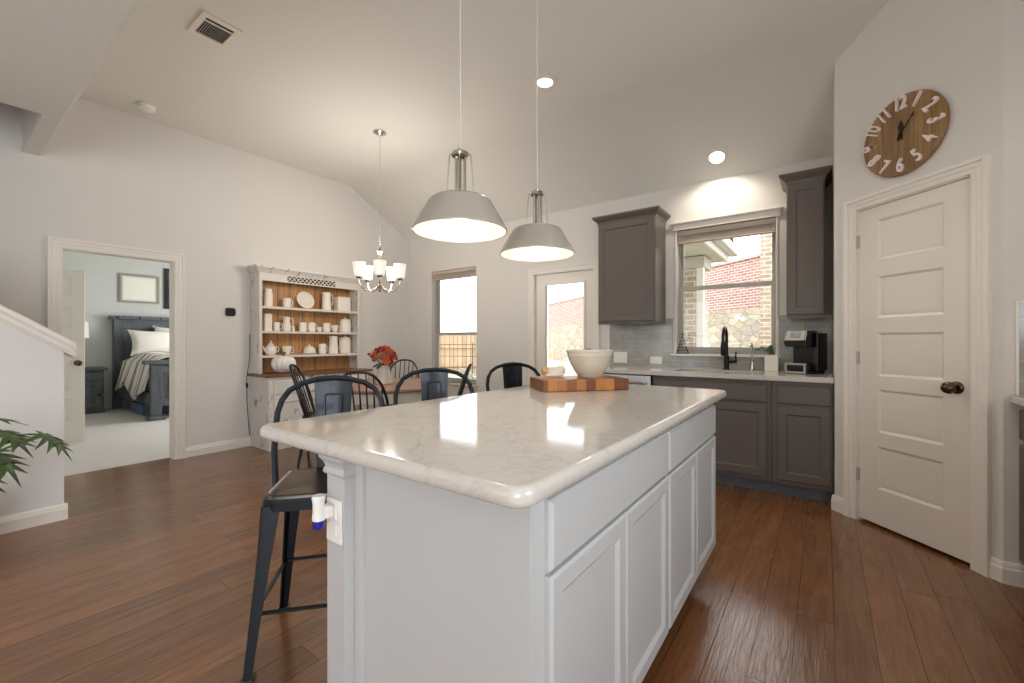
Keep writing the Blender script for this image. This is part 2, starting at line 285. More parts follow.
# ------------------------------------------------------------------ mesh building
RXc = Matrix.Rotation(R(90), 4, 'X')
class B:
    def __init__(s, T=None): s.bm = bmesh.new(); s.T = T or Matrix()
    def at(s, x=0, y=0, z=0, rz=0): s.T = Matrix.Translation((x, y, z)) @ Matrix.Rotation(rz, 4, 'Z'); return s
    def v(s, c): return s.bm.verts.new(s.T @ Vector(c))
    def f(s, vs):
        try: return s.bm.faces.new(vs)
        except ValueError: return None
    def loft(s, rings, closed=True, caps=True, loop=False):
        rr = [[s.v(c) for c in r] for r in rings]; n = len(rr[0])
        pairs = list(zip(rr, rr[1:])) + ([(rr[-1], rr[0])] if loop else [])
        for a, b in pairs:
            for i in range(n if closed else n-1):
                j = (i+1) % n; s.f([a[i], a[j], b[j], b[i]])
        if caps and closed and not loop:
            s.f(rr[0][::-1]); s.f(rr[-1])
        return s
    def box(s, x0, y0, z0, x1, y1, z1, bev=0, seg=2):
        q = [s.v((x, y, z)) for z in (z0, z1) for x, y in ((x0, y0), (x1, y0), (x1, y1), (x0, y1))]
        fs = [s.f([q[i] for i in ii]) for ii in ((3, 2, 1, 0), (4, 5, 6, 7), (0, 1, 5, 4), (1, 2, 6, 5), (2, 3, 7, 6), (3, 0, 4, 7))]
        if bev:
            es = list({e for f in fs for e in f.edges})
            bmesh.ops.bevel(s.bm, geom=es, offset=bev, segments=seg, affect='EDGES', profile=0.5)
        return s
    def prism(s, poly, a0, a1, axis='z'):
        mp = {'z': lambda p, a: (p[0], p[1], a), 'x': lambda p, a: (a, p[0], p[1]), 'y': lambda p, a: (p[0], a, p[1])}[axis]
        return s.loft([[mp(p, a0) for p in poly], [mp(p, a1) for p in poly]])
    def tube(s, path, r, n=8, loop=False, sx=1.0):
        P = [Vector(p) for p in path]; m = len(P)
        rad = r if isinstance(r, (list, tuple)) else [r]*m
        tang = []
        for i in range(m):
            a = P[(i-1) % m] if (loop or i > 0) else P[i]; b = P[(i+1) % m] if (loop or i < m-1) else P[i]
            tang.append((b-a).normalized())
        up = Vector((0, 0, 1)) if abs(tang[0].z) < 0.9 else Vector((1, 0, 0))
        nrm = (up - tang[0]*up.dot(tang[0])).normalized(); rings = []
        for i in range(m):
            nrm = (nrm - tang[i]*nrm.dot(tang[i])).normalized(); bi = tang[i].cross(nrm)
            rings.append([P[i] + (nrm*math.cos(2*PI*k/n)*sx + bi*math.sin(2*PI*k/n))*rad[i] for k in range(n)])
        return s.loft(rings, loop=loop)
    def lathe(s, prof, n=20, c=(0, 0, 0), sq=None):
        cx, cy, cz = c; rings = []
        for r, z in prof:
            rings.append([s.v((cx, cy, cz+z))] if r < 1e-6 else [s.v((cx+r*math.cos(2*PI*k/n), cy+r*math.sin(2*PI*k/n), cz+z)) for k in range(n)])
        for a, b in zip(rings, rings[1:]):
            for i in range(n):
                j = (i+1) % n
                if len(a) == 1 and len(b) == 1: continue
                if len(a) == 1: s.f([a[0], b[i], b[j]])
                elif len(b) == 1: s.f([a[i], a[j], b[0]])
                else: s.f([a[i], a[j], b[j], b[i]])
        return s
    def ball(s, c, r, nu=12, nv=8):
        rx, ry, rz = r if isinstance(r, (tuple, list)) else (r, r, r)
        T0 = s.T; s.T = T0 @ Matrix.Translation(c) @ Matrix.Diagonal((rx, ry, rz, 1))
        s.lathe([(math.sin(PI*i/nv), -math.cos(PI*i/nv)) for i in range(nv+1)], nu); s.T = T0; return s
    def holed(s, u0, u1, v0, v1, holes, t, fn):
        """slab over (u,v) with rectangular openings; fn(u,v,w) gives the point, w in 0..t"""
        us = sorted({u0, u1, *[h[0] for h in holes], *[h[1] for h in holes]}); vs = sorted({v0, v1, *[h[2] for h in holes], *[h[3] for h in holes]})
        solid = lambda i, j: 0 <= i < len(us)-1 and 0 <= j < len(vs)-1 and not any(h[0] <= (us[i]+us[i+1])/2 <= h[1] and h[2] <= (vs[j]+vs[j+1])/2 <= h[3] for h in holes)
        V = {}
        def g(i, j, w):
            if (i, j, w) not in V: V[(i, j, w)] = s.v(fn(us[i], vs[j], w*t))
            return V[(i, j, w)]
        for i in range(len(us)-1):
            for j in range(len(vs)-1):
                if not solid(i, j): continue
                s.f([g(i, j, 0), g(i+1, j, 0), g(i+1, j+1, 0), g(i, j+1, 0)]); s.f([g(i, j, 1), g(i, j+1, 1), g(i+1, j+1, 1), g(i+1, j, 1)])
                for di, dj, a, b in ((-1, 0, (i, j), (i, j+1)), (1, 0, (i+1, j), (i+1, j+1)), (0, -1, (i, j), (i+1, j)), (0, 1, (i, j+1), (i+1, j+1))):
                    if not solid(i+di, j+dj): s.f([g(*a, 0), g(*b, 0), g(*b, 1), g(*a, 1)])
        return s
    def slab_panels(s, w, h, t, panels=(), cham=0.003, inset=0.012, depth=0.007, raised=0.0, rinset=0.03):
        """door or drawer front: x 0..w, z 0..h, face at y=0 looking to -y; panels are (x0,x1,z0,z1) recesses"""
        o = [(0, 0), (w, 0), (w, h), (0, h)]; c = cham
        b = [s.v((x, t, z)) for x, z in o]; a = [s.v((x, c, z)) for x, z in o]
        i_ = [(c, c), (w-c, c), (w-c, h-c), (c, h-c)]
        s.f(b[::-1])
        xs = sorted({c, w-c, *[p[0] for p in panels], *[p[1] for p in panels]}); zs = sorted({c, h-c, *[p[2] for p in panels], *[p[3] for p in panels]})
        V = {(i, j): s.v((xs[i], 0, zs[j])) for i in range(len(xs)) for j in range(len(zs))}
        for i in range(4):
            j = (i+1) % 4; s.f([b[i], b[j], a[j], a[i]])
        nx, nz = len(xs), len(zs)
        s.f([a[0], a[1]] + [V[(i, 0)] for i in range(nx-1, -1, -1)]); s.f([a[1], a[2]] + [V[(nx-1, j)] for j in range(nz-1, -1, -1)])
        s.f([a[2], a[3]] + [V[(i, nz-1)] for i in range(nx)]); s.f([a[3], a[0]] + [V[(0, j)] for j in range(nz)])
        for i in range(nx-1):
            for j in range(nz-1):
                cx, cz = (xs[i]+xs[i+1])/2, (zs[j]+zs[j+1])/2
                p = next((p for p in panels if p[0] < cx < p[1] and p[2] < cz < p[3]), None)
                q = [V[(i, j)], V[(i+1, j)], V[(i+1, j+1)], V[(i, j+1)]]
                if p is None: s.f(q); continue
                def ring(d, y): return [s.v((x, y, z)) for x, z in ((p[0]+d, p[2]+d), (p[1]-d, p[2]+d), (p[1]-d, p[3]-d), (p[0]+d, p[3]-d))]
                seq = [q, ring(inset, depth)]
                if raised: seq += [ring(inset+rinset*0.3, depth), ring(inset+rinset, depth-raised)]
                for m_, n_ in zip(seq, seq[1:]):
                    for e in range(4): s.f([m_[e], m_[(e+1) % 4], n_[(e+1) % 4], n_[e]])
                s.f(seq[-1])
        return s
    def molding(s, p, q, nrm, prof):
        """profile (out, z) swept along the floor line p-q; nrm is the side it sticks out to"""
        return s.loft([[(e[0]+nrm[0]*d, e[1]+nrm[1]*d, z) for d, z in prof] for e in (p, q)])
    def flare(s, x0, x1, y0, y1, prof, back=True):
        """stacked rectangles growing outward: prof of (z, off); the back (y1) side stays flush when back"""
        return s.loft([[(x0-o, y0-o, z), (x1+o, y0-o, z), (x1+o, y1+(0 if back else o), z), (x0-o, y1+(0 if back else o), z)] for z, o in prof])
def obj(name, b, material, parent=None, loc=(0, 0, 0), rz=0, ang=32):
    bm = b.bm; bmesh.ops.recalc_face_normals(bm, faces=bm.faces)
    me = bpy.data.meshes.new(name); bm.to_mesh(me); bm.free()
    me.shade_smooth(); me.set_sharp_from_angle(angle=R(ang))
    me.materials.append(M[material] if isinstance(material, str) else material)
    o = bpy.data.objects.new(name, me); COL.objects.link(o); o.location = loc; o.rotation_euler = (0, 0, rz)
    wn = o.modifiers.new('weighted_normals', 'WEIGHTED_NORMAL'); wn.keep_sharp = True; wn.weight = 80
    if parent: o.parent = parent
    return o
def tag(o, label=None, cat=None, group=None, kind=None):
    for k, v in (('label', label), ('category', cat), ('group', group), ('kind', kind)):
        if v: o[k] = v
    return o
def thing(name, label, cat, loc=(0, 0, 0), rz=0, group=None):
    o = bpy.data.objects.new(name, None); COL.objects.link(o); o.location = loc; o.rotation_euler = (0, 0, rz); o.empty_display_size = 0.05
    return tag(o, label, cat, group)
def struct(name, b, m, label, parent=None, loc=(0, 0, 0), rz=0):
    o = obj(name, b, m, parent, loc, rz)
    if not parent: tag(o, label, name.split('_')[0], None, 'structure')
    return o
def sroot(name, label, loc=(0, 0, 0), rz=0):
    return tag(thing(name, label, name.split('_')[0], loc, rz), kind='structure')
def copy_tree(o, parent=None):
    c = o.copy(); COL.objects.link(c)
    if parent: c.parent = parent
    for ch in list(o.children): copy_tree(ch, c)
    return c

# ================================================================== THE ROOM
XL, YB = -5.21, 4.44           # left wall face, sink wall face
ZF, ZL, ZS = 3.285, 2.69, 2.71 # high ceiling, low ceiling, ceiling at the sink wall
YC = 3.42                      # crease where the high ceiling starts to slope
P0, P1 = (0.06, 3.735), (0.705, 3.09)
AW = R(-45)
struct('floor', B().box(-5.335, -4.62, -0.1, 1.55, 4.5, 0), 'floor', 'dark brown hickory plank floor running through kitchen and dining area')
struct('floor_bedroom', B().box(-10.2, 0.25, -0.1, -5.335, 4.7, -0.002), 'carpet', 'pale grey carpet inside the bedroom doorway')
# left wall with the bedroom doorway
struct('wall_left', B().holed(-4.62, 4.6, 0, 5.2, [(0.688, 1.478, 0, 1.972)], 0.13, lambda u, v, w: (XL-w, u, v)), 'wall', 'greige wall on the left with the bedroom doorway')
# sink wall with two windows and the patio door
struct('wall_back', B().holed(XL-0.13, 1.55, 0, 3.4, [(-4.70, -3.83, 0.58, 2.2), (-2.897, -2.085, 0, 2.0), (-1.195, -0.34, 1.05, 2.275)], 0.15, lambda u, v, w: (u, YB+w, v)), 'wall', 'greige back wall with two windows and the patio door')
# pantry in the corner
struct('wall_pantry', B().holed(0, 0.912, 0, 3.4, [(0.16, 0.79, 0, 2.035)], 0.1, lambda u, v, w: (P0[0]+(u+w)*math.cos(AW), P0[1]+u*math.sin(AW)+w*math.cos(AW), v)), 'wall', 'angled corner wall around the pantry door')
struct('wall_pantry_side', B().prism([(0.06, 3.735), (0.135, 3.81), (0.16, 3.85), (0.16, YB), (0.06, YB)], 0, 3.4), 'wall', 'short wall between right upper cabinet and pantry corner')
struct('wall_right_return', B().prism([(0.705, 3.09), (0.78, 3.165), (0.83, 3.19), (1.5, 3.19), (1.5, 3.09)], 0, 3.4), 'wall', 'narrow wall at right edge behind the right counter')
struct('wall_right', B().holed(-4.62, 4.5, 0, 3.4, [(-3.9, -2.55, 0.3, 2.4), (-2.45, -1.1, 0.3, 2.4), (0.15, 1.15, 1.15, 2.15)], 0.14, lambda u, v, w: (1.41+w, u, v)), 'wall', 'right kitchen wall outside the picture')
# wall behind the camera, with tall living room windows added for daylight
struct('wall_front', B().holed(XL-0.13, 1.55, 0, 3.4, [(-4.4, -3.6, 0.3, 2.4), (-3.5, -2.7, 0.3, 2.4)], 0.15, lambda u, v, w: (u, -4.62-w+0.15, v)), 'wall', 'living room wall behind the camera with two tall added windows')
# ceilings
struct('ceiling', B().prism([(0.56, ZF), (YC, ZF), (YB+0.1, ZS-0.0564), (YB+0.1, ZF+0.35), (0.56, ZF+0.35)], XL-0.05, 1.5, 'x'), 'ceiling', 'high greige ceiling sloping down to the sink wall')
struct('ceiling_low', B().holed(XL-0.05, 1.5, -4.62, 0.56, [(XL-0.06, -4.23, -2.6, 0.47)], 0.95, lambda u, v, w: (u, v, ZL+w)), 'ceiling', 'lower flat ceiling at upper left with the stairwell opening')
struct('trim_6', B().prism([(0.552, ZL+0.001), (0.566, ZL+0.003), (0.58, ZL+0.012), (0.586, ZL+0.03), (0.586, ZF), (0.552, ZF)], XL, 1.41, 'x'), 'ceiling', 'rounded plaster edge where the low ceiling meets the high ceiling')
sh = B(); sh.box(-4.23, -2.6, 3.6, -4.13, 0.47, 5.2); sh.box(XL, 0.47, 3.6, -4.13, 0.6, 5.2); sh.box(XL, -2.75, ZL+.9, -4.13, -2.6, 5.2); sh.box(XL-0.05, -2.75, 5.2, -4.1, 0.6, 5.3)
struct('wall_stairwell', sh, 'wall', 'stairwell walls above the opening in the low ceiling')
# bedroom shell
struct('wall_bedroom_far', B().box(-10.24, 0.25, 0, -10.1, 4.7, 2.8), 'bedwall', 'pale green-grey bedroom wall behind the bed')
struct('wall_bedroom_side', B().holed(-10.1, -5.34, 0, 2.8, [(-7.82, -7.06, 0, 2.0)], 0.1, lambda u, v, w: (u, 0.36-w, v)), 'bedwall', 'bedroom side wall behind the open white door')
struct('wall_bedroom_window', B().holed(-10.1, -5.34, 0, 2.8, [(-8.6, -6.6, 0.75, 2.25)], 0.14, lambda u, v, w: (u, 4.58+w, v)), 'bedwall', 'bedroom window wall outside the picture')
struct('wall_bedroom_inner', B().holed(0.25, 4.6, 0, 2.8, [(0.688, 1.478, -0.01, 1.972)], 0.012, lambda u, v, w: (XL-0.131-w, u, v)), 'bedwall', 'bedroom face of the wall around the doorway')
struct('ceiling_bedroom', B().box(-10.2, 0.25, 2.75, -5.34, 4.7, 2.9), 'ceiling', 'flat bedroom ceiling')
struct('wall_closet', B().box(-8.2, -0.9, -0.1, -6.7, -0.8, 2.8).box(-8.3, -0.9, -0.1, -8.2, 0.26, 2.8).box(-6.7, -0.9, -0.1, -6.6, 0.26, 2.8).box(-8.3, -0.9, 2.75, -6.6, 0.26, 2.85).box(-8.3, -0.9, -0.1, -6.6, 0.26, 0.0), 'bedwall', 'small closet beyond the open bedroom door')
# knee wall beside the stairs
KW = B().prism([(0.55, 0), (0.55, 1.165), (-1.5, 2.64), (-4.4, 2.69), (-4.4, 0)], -4.17, -4.05, 'x')
struct('wall_stair', KW, 'halfwall_lit', 'half wall coloured lighter for window light, beside the stairs with a sloping cap')
cap = B()
sl = 1.475/2.05
def capring(y, e): return [(-4.17-e, y), (-4.05+e, y)]
rings = []
for y in (0.60, -1.5):
    z = 1.165+(0.55-y)*sl
    rings.append([(-4.185, y, z-0.065), (-4.035, y, z-0.065), (-4.022, y, z-0.04), (-4.022, y, z-0.02), (-4.005, y, z), (-4.005, y, z+0.028), (-4.012, y, z+0.034), (-4.208, y, z+0.034), (-4.215, y, z+0.028), (-4.215, y, z), (-4.198, y, z-0.02), (-4.198, y, z-0.04)])
struct('trim_1', cap.loft(rings), 'trim', 'white sloping cap along the top of the half wall')
st = B()
for i in range(11): st.box(XL, 0.42-0.27*(i+1), 0, -4.17, 0.42-0.27*i, 0.185*(i+1))
tag(obj('staircase', st, 'carpet'), 'carpeted stairs rising behind the half wall', 'stairs', kind='structure')
# baseboards
BP = [(0, 0), (0.016, 0), (0.016, 0.07), (0.011, 0.078), (0.011, 0.088), (0.006, 0.1), (0, 0.103)]
def base(name, runs, label):
    b = B()
    for p, q, n in runs: b.molding(p, q, n, BP)
    struct(name, b, 'trim', label)
base('baseboard_left', [((XL, 1.54), (XL, YB), (1, 0)), ((XL, 0.48), (XL, 0.6), (1, 0))], 'white baseboard along the left wall')
base('baseboard_back', [((XL, YB), (-2.97, YB), (0, -1)), ((-2.03, YB), (-1.9, YB), (0, -1))], 'white baseboard along the back wall')
base('baseboard_stair', [((-4.05, -4.4), (-4.05, 0.566), (1, 0)), ((-4.17, 0.55), (-4.05, 0.55), (0, 1))], 'white baseboard along the half wall')
c45 = (math.cos(AW), math.sin(AW)); n45 = (-math.sqrt(.5), -math.sqrt(.5))
on45 = lambda s_: (P0[0]+s_*c45[0], P0[1]+s_*c45[1])
base('baseboard_pantry', [(on45(-0.012), on45(0.082), n45), (on45(0.846), on45(0.918), n45), ((0.70, 3.09), (0.80, 3.09), (0, -1))], 'white baseboard on the pantry corner walls')
# door casings
def casing(name, w, h, label, loc, rz, cw=0.085, jamb=0.1, head=None):
    """opening 0..w by 0..h in local xz, face at y=0 towards -y"""
    b = B()
    # one moulded section swept up, across and down with mitred corners: (distance from opening edge, stand-off)
    prof = [(0.004, 0.0), (0.004, -0.011), (-0.004, -0.014), (-cw*0.30, -0.014), (-cw*0.36, -0.018), (-cw*0.66, -0.018), (-cw*0.74, -0.025), (-cw, -0.026), (-cw-0.003, -0.022), (-cw-0.003, 0.0)]
    rings = []
    for cx, cz, ox, oz in ((0, 0, 1, 0), (0, h, 1, -0.9), (w, h, -1, -0.9), (w, 0, -1, 0)):
        rings.append([(cx+d*ox, y, cz+d*oz) for d, y in prof])
    b.loft(rings)
    b.box(-0.002, 0.001, 0, 0.012, jamb, h-0.012); b.box(w-0.012, 0.001, 0, w+0.002, jamb, h-0.012); b.box(-0.002, 0.001, h-0.012, w+0.002, jamb, h+0.002)
    return struct(name, b, 'trim', label, None, loc, rz)
casing('trim_2', 0.79, 1.972, 'white casing around the bedroom doorway', (XL, 0.688, 0), R(90), 0.078, 0.13)
casing('trim_3', 0.63, 2.035, 'white casing around the pantry door', (*on45(0.16), 0), AW, 0.075)
casing('trim_4', 0.812, 2.0, 'white casing around the glass patio door', (-2.897, YB, 0), 0, 0.065, 0.15)
# pantry door
door = sroot('door_1', 'white five panel pantry door under the wall clock', (*on45(0.172), 0), AW)
T = Matrix.Translation((0, 0.006, 0.02))
pz = [(0.225, 0.492), (0.58, 0.85), (0.935, 1.204), (1.298, 1.558), (1.662, 1.915)]
obj('door_slab', B(T).slab_panels(0.606, 2.0, 0.036, [(0.124, 0.484, a, b) for a, b in pz], 0.002, 0.014, 0.009, 0.006, 0.03), 'doorwhite', door)
kb = B(Matrix.Translation((0.545, 0.006, 0.925)) @ Matrix.Rotation(R(90), 4, 'X')); kb.lathe([(0, 0), (0.033, 0), (0.033, 0.006), (0.026, 0.011), (0.012, 0.014), (0.011, 0.032), (0.018, 0.036), (0.029, 0.044), (0.033, 0.056), (0.029, 0.068), (0.016, 0.076), (0, 0.078)], 24)
tag(obj('door_knob', kb, 'bronze', door), 'antique bronze door knob')
for z in (0.26, 1.02, 1.78):
    h = B().lathe([(0, 0), (0.007, 0), (0.006, 0.085), (0, 0.085)], 10, (-0.005, -0.002, z)).box(-0.009, 0.0, z, 0.006, 0.007, z+0.085)
    tag(obj('hinge', h, 'hinge', door), 'small pale metal hinge')
# bedroom door swung open inside the bedroom
door = sroot('door_2', 'white panelled door standing open inside the bedroom', (-7.03, 1.125, 0), R(-90)+PI)
b = B(Matrix.Translation((-0.762, 0, 0.015))); b.slab_panels(0.762, 1.985, 0.036, [(0.11, 0.652, a, c) for a, c in pz], 0.002, 0.014, 0.009, 0.006, 0.03)
obj('door_slab', b, 'doorwhite', door)
for sgn, dy in ((1, 0), (-1, 0.036)):
    kb = B(Matrix.Translation((-0.06, dy, 0.92)) @ Matrix.Rotation(R(90*sgn), 4, 'X')); kb.lathe([(0, 0), (0.033, 0), (0.033, 0.006), (0.012, 0.014), (0.011, 0.032), (0.029, 0.044), (0.033, 0.056), (0.026, 0.07), (0, 0.078)], 18)
    tag(obj('door_knob', kb, 'bronze', door), 'dark bronze door knob')
# glass patio door
door = sroot('door_3', 'white patio door with one large glass pane', (-2.88, YB+0.03, 0))
W_ = 0.778
obj('door_slab', B().holed(0, W_, 0.012, 1.985, [(0.135, 0.655, 0.28, 1.852)], 0.044, lambda u, v, w: (u, w, v)), 'doorwhite', door)
obj('glass_stop', B().holed(0.115, 0.675, 0.26, 1.872, [(0.14, 0.65, 0.285, 1.847)], 0.014, lambda u, v, w: (u, w-0.012, v)), 'doorwhite', door)
obj('glass_pane', B().box(0.137, 0.018, 0.282, 0.653, 0.026, 1.85), 'glass', door)
kb = B(Matrix.Translation((0.722, 0, 1.06)) @ Matrix.Rotation(R(90), 4, 'X')); kb.lathe([(0, 0), (0.03, 0), (0.03, 0.01), (0.012, 0.016), (0.011, 0.03), (0.028, 0.044), (0.03, 0.056), (0.022, 0.068), (0, 0.072)], 18)
tag(obj('door_knob', kb, 'bronze', door), 'dark bronze door knob')
for z in (0.25, 1.0, 1.72):
    tag(obj('hinge', B().lathe([(0, 0), (0.007, 0), (0.007, 0.09), (0, 0.09)], 10, (-0.008, -0.008, z)), 'chrome', door), 'small metal hinge')
# windows
def window(name, x0, x1, z0, z1, zm, label):
    w = sroot(name, label, (x0, YB, z0)); wd, ht, m = x1-x0, z1-z0, zm-z0; yo = 0.075
    obj('window_frame', B().holed(0.0, wd, 0.0, ht, [(0.02, wd-0.02, 0.025, ht-0.03)], 0.07, lambda u, v, q: (u, yo+q, v)), 'vinyl', w)
    obj('upper_sash', B().holed(0.02, wd-0.02, m, ht-0.03, [(0.042, wd-0.042, m+0.04, ht-0.055)], 0.03, lambda u, v, q: (u, yo+0.035+q, v)), 'vinyl', w)
    obj('lower_sash', B().holed(0.02, wd-0.02, 0.025, m+0.03, [(0.046, wd-0.046, 0.065, m-0.005)], 0.03, lambda u, v, q: (u, yo+0.003+q, v)), 'vinyl', w)
    obj('upper_pane', B().box(0.04, yo+0.048, m+0.038, wd-0.04, yo+0.054, ht-0.053), 'glass', w)
    obj('lower_pane', B().box(0.044, yo+0.015, 0.063, wd-0.044, yo+0.021, m-0.003), 'glass', w)
    return w
w1 = window('window_1', -4.70, -3.83, 0.58, 2.2, 1.265, 'narrow double hung window behind the dining table')
obj('window_sill', B().box(-0.03, -0.035, -0.022, 0.90, 0.075, 0.0, 0.004), 'trim', w1)
w2 = window('window_2', -1.195, -0.34, 1.05, 2.275, 1.685, 'double hung window above the kitchen sink')
obj('window_sill', B().box(-0.045, -0.06, -0.022, 0.89, 0.075, 0.0, 0.006), 'trim', w2)
hd = B().flare(-0.03, 0.885, -0.018, 0, [(1.225, 0), (1.262, 0), (1.275, 0.006), (1.283, 0.02), (1.292, 0.024)])
obj('window_head', hd, 'trim', w2)
sd = B().box(-0.012, -0.008, 0, 0.004, 0.074, 1.226, 0.003).box(0.851, -0.008, 0, 0.867, 0.074, 1.226, 0.003)
obj('window_side_trim', sd, 'trim', w2)
def blind(x0, x1, z0, z1, label):
    t = thing('rolled_up_blind', label, 'blind', (x0, YB+0.008, z0), 0, 'raised window blinds')
    n = 9; hh = z1-z0
    obj('valance', B().box(0, 0.0, hh*0.62, x1-x0, 0.012, hh, 0.003), 'blind', t)
    b = B()
    for i in range(n): b.box(0.006, 0.012, 0.012+hh*0.9*i/n, x1-x0-0.006, 0.058, 0.012+hh*0.9*i/n+hh*0.9/n*0.72)
    obj('slat_stack', b, 'blind', t)
    obj('bottom_rail', B().box(0.004, 0.01, 0, x1-x0-0.004, 0.06, 0.012, 0.003), 'blind', t)
blind(-4.692, -3.838, 2.07, 2.196, 'raised blind at the top of the dining area window')
blind(-1.188, -0.347, 2.145, 2.27, 'raised blind at the top of the sink window')
for i, x in enumerate((-4.4, -3.5)):  # unseen windows, added to let daylight in from behind
    w = sroot('window_%d' % (i+3), 'tall unseen living room window added behind the camera for daylight', (x, -4.55, 0.3))
    obj('window_frame', B().holed(0, 0.8, 0, 2.1, [(0.05, 0.75, 0.05, 1.0), (0.05, 0.75, 1.05, 2.05)], 0.06, lambda u, v, q: (u, q, v)), 'trim', w)
for i, y in enumerate((-3.9, -2.45)):  # unseen windows, added to brighten the left wall
    w = sroot('window_%d' % (i+7), 'tall unseen side window of the living room added to light the left wall', (1.49, y, 0.3), R(90))
    obj('window_frame', B().holed(0, 1.35, 0, 2.1, [(0.05, 1.3, 0.05, 1.0), (0.05, 1.3, 1.05, 2.05)], 0.06, lambda u, v, q: (u, -q, v)), 'trim', w)
w = sroot('window_9', 'unseen kitchen side window above the right counter, added for fill light', (1.49, 0.15, 1.15), R(90))  # unseen window, added to light the left wall and island side
obj('window_frame', B().holed(0, 1.0, 0, 1.0, [(0.04, 0.96, 0.04, 0.96)], 0.06, lambda u, v, q: (u, -q, v)), 'trim', w)
w = sroot('window_6', 'bedroom window outside the picture', (-8.6, 4.64, 0.75))
obj('window_frame', B().holed(0, 2, 0, 1.5, [(0.05, 0.97, 0.05, 1.45), (1.03, 1.95, 0.05, 1.45)], 0.06, lambda u, v, q: (u, q, v)), 'trim', w)

# ================================================================== KITCHEN ISLAND
IX, IY0, IY1 = -0.450, 0.68, 2.33      # cabinet frame face (+x side), near end, far end
isl = thing('kitchen_island', 'large white kitchen island cabinet with panelled doors', 'kitchen island', (-0.76, 1.55, 0))
T = Matrix.Translation((0.76, -1.55, 0))
obj('cabinet_body', B(T).box(-1.05, IY0+0.012, 0.155, IX, IY1, 0.874, 0.002), 'island', isl)
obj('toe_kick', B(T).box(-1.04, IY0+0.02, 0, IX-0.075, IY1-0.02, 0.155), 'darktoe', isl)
obj('end_panel', B(T).box(-0.985, IY0, 0.0, IX-0.001, IY0+0.014, 0.874, 0.002), 'island', isl)
pb = B(T); pb.box(-1.08, 0.64, 0, -1.0, 0.72, 0.874, 0.002); pb.box(-1.0, 0.668, 0, -0.965, 0.70, 0.874, 0.004)
obj('corner_post', pb, 'island', isl)
def capital(b, x0, x1, y0, y1, zs):
    b.loft([[(x0-o, y0-o, z), (x1+o, y0-o, z), (x1+o, y1, z), (x0-o, y1, z)] for z, o in zs])
cp = B(T); capital(cp, -1.08, -1.0, 0.64, 0.72, [(0.816, 0.0), (0.818, 0.005), (0.824, 0.008), (0.832, 0.006), (0.836, 0.003), (0.842, 0.004), (0.850, 0.007), (0.858, 0.013), (0.863, 0.016), (0.874, 0.016)])
obj('post_capital', cp, 'island', isl)
def idoor(name, y0, y1, z0, z1, panel, label=None):
    t_ = Matrix.Translation((0.76+IX+0.018, y0-1.55, z0)) @ Matrix.Rotation(R(90), 4, 'Z')
    w, h = y1-y0, z1-z0
    ps = [(0.044, w-0.044, 0.044, h-0.044)] if panel else []
    obj(name, B(t_).slab_panels(w, h, 0.0178, ps, 0.008 if not panel else 0.006, 0.014, 0.009), 'island', isl)
idoor('drawer_front', 0.728, 1.516, 0.713, 0.856, False); idoor('drawer_front', 1.530, 2.31, 0.713, 0.856, False)
for a, c in ((0.728, 1.120), (1.124, 1.516), (1.530, 1.918), (1.922, 2.31)): idoor('door', a, c, 0.165, 0.704, True)
slab = B()
def rrect(x0, x1, y0, y1, r, z, n=6):
    out = []
    for cx, cy, a0 in ((x1-r, y0+r, -90), (x1-r, y1-r, 0), (x0+r, y1-r, 90), (x0+r, y0+r, 180)):
        for i in range(n+1):
            a = R(a0+90*i/n); out.append((cx+r*math.cos(a), cy+r*math.sin(a), z))
    return out
def slabrings(x0, x1, y0, y1, r, z0, z1, e=0.016):
    rr = []
    for k in range(5):
        a = R(-90+90*k/4); rr.append(rrect(x0+e-e*math.cos(a), x1-e+e*math.cos(a), y0+e-e*math.cos(a), y1-e+e*math.cos(a), r-e+e*math.cos(a), z0+e+e*math.sin(a)))
    for k in range(5):
        a = R(90*k/4); rr.append(rrect(x0+e-e*math.cos(a), x1-e+e*math.cos(a), y0+e-e*math.cos(a), y1-e+e*math.cos(a), r-e+e*math.cos(a), z1-e+e*math.sin(a)))
    return rr
slab.loft(slabrings(-1.415, -0.412, 0.60, 2.515, 0.045, 0.874, 0.914))
tag(obj('island_countertop', slab, 'quartz', ang=40), 'glossy white veined quartz top of the kitchen island', 'countertop')
o = thing('wall_outlet', 'white outlet plate on the island corner post', 'outlet', (-1.04, 0.64, 0.70), 0, 'electric outlets')
def plate(o, w, h, sockets):
    obj('cover_plate', B().box(-w/2, -0.006, -h/2, w/2, 0, h/2, 0.003), 'plastic', o)
    for sx, sz, sw, s_h in sockets: obj('socket', B().box(sx-sw/2, -0.009, sz-s_h/2, sx+sw/2, -0.005, sz+s_h/2, 0.002), 'plastic', o)
plate(o, 0.068, 0.114, [(0, 0.022, 0.03, 0.03), (0, -0.022, 0.03, 0.03)])
o = thing('plug_in_air_freshener', 'white plug-in air freshener with blue oil on island post outlet', 'air freshener', (-1.045, 0.632, 0.732))
fb = B(); fb.lathe([(0, 0.042), (0.015, 0.042), (0.017, 0.037), (0.0145, 0.022), (0.0145, 0.0), (0.016, -0.01), (0.016, -0.02), (0, -0.02)], 18, (-0.006, -0.032, 0)); fb.box(-0.016, -0.022, -0.02, 0.016, -0.001, 0.014, 0.007)
obj('warmer', fb, 'plastic', o)
obj('oil_bottle', B().lathe([(0, -0.02), (0.0145, -0.021), (0.015, -0.028), (0.0135, -0.040), (0.009, -0.044), (0, -0.044)], 18, (-0.006, -0.032, 0)), 'blue', o)

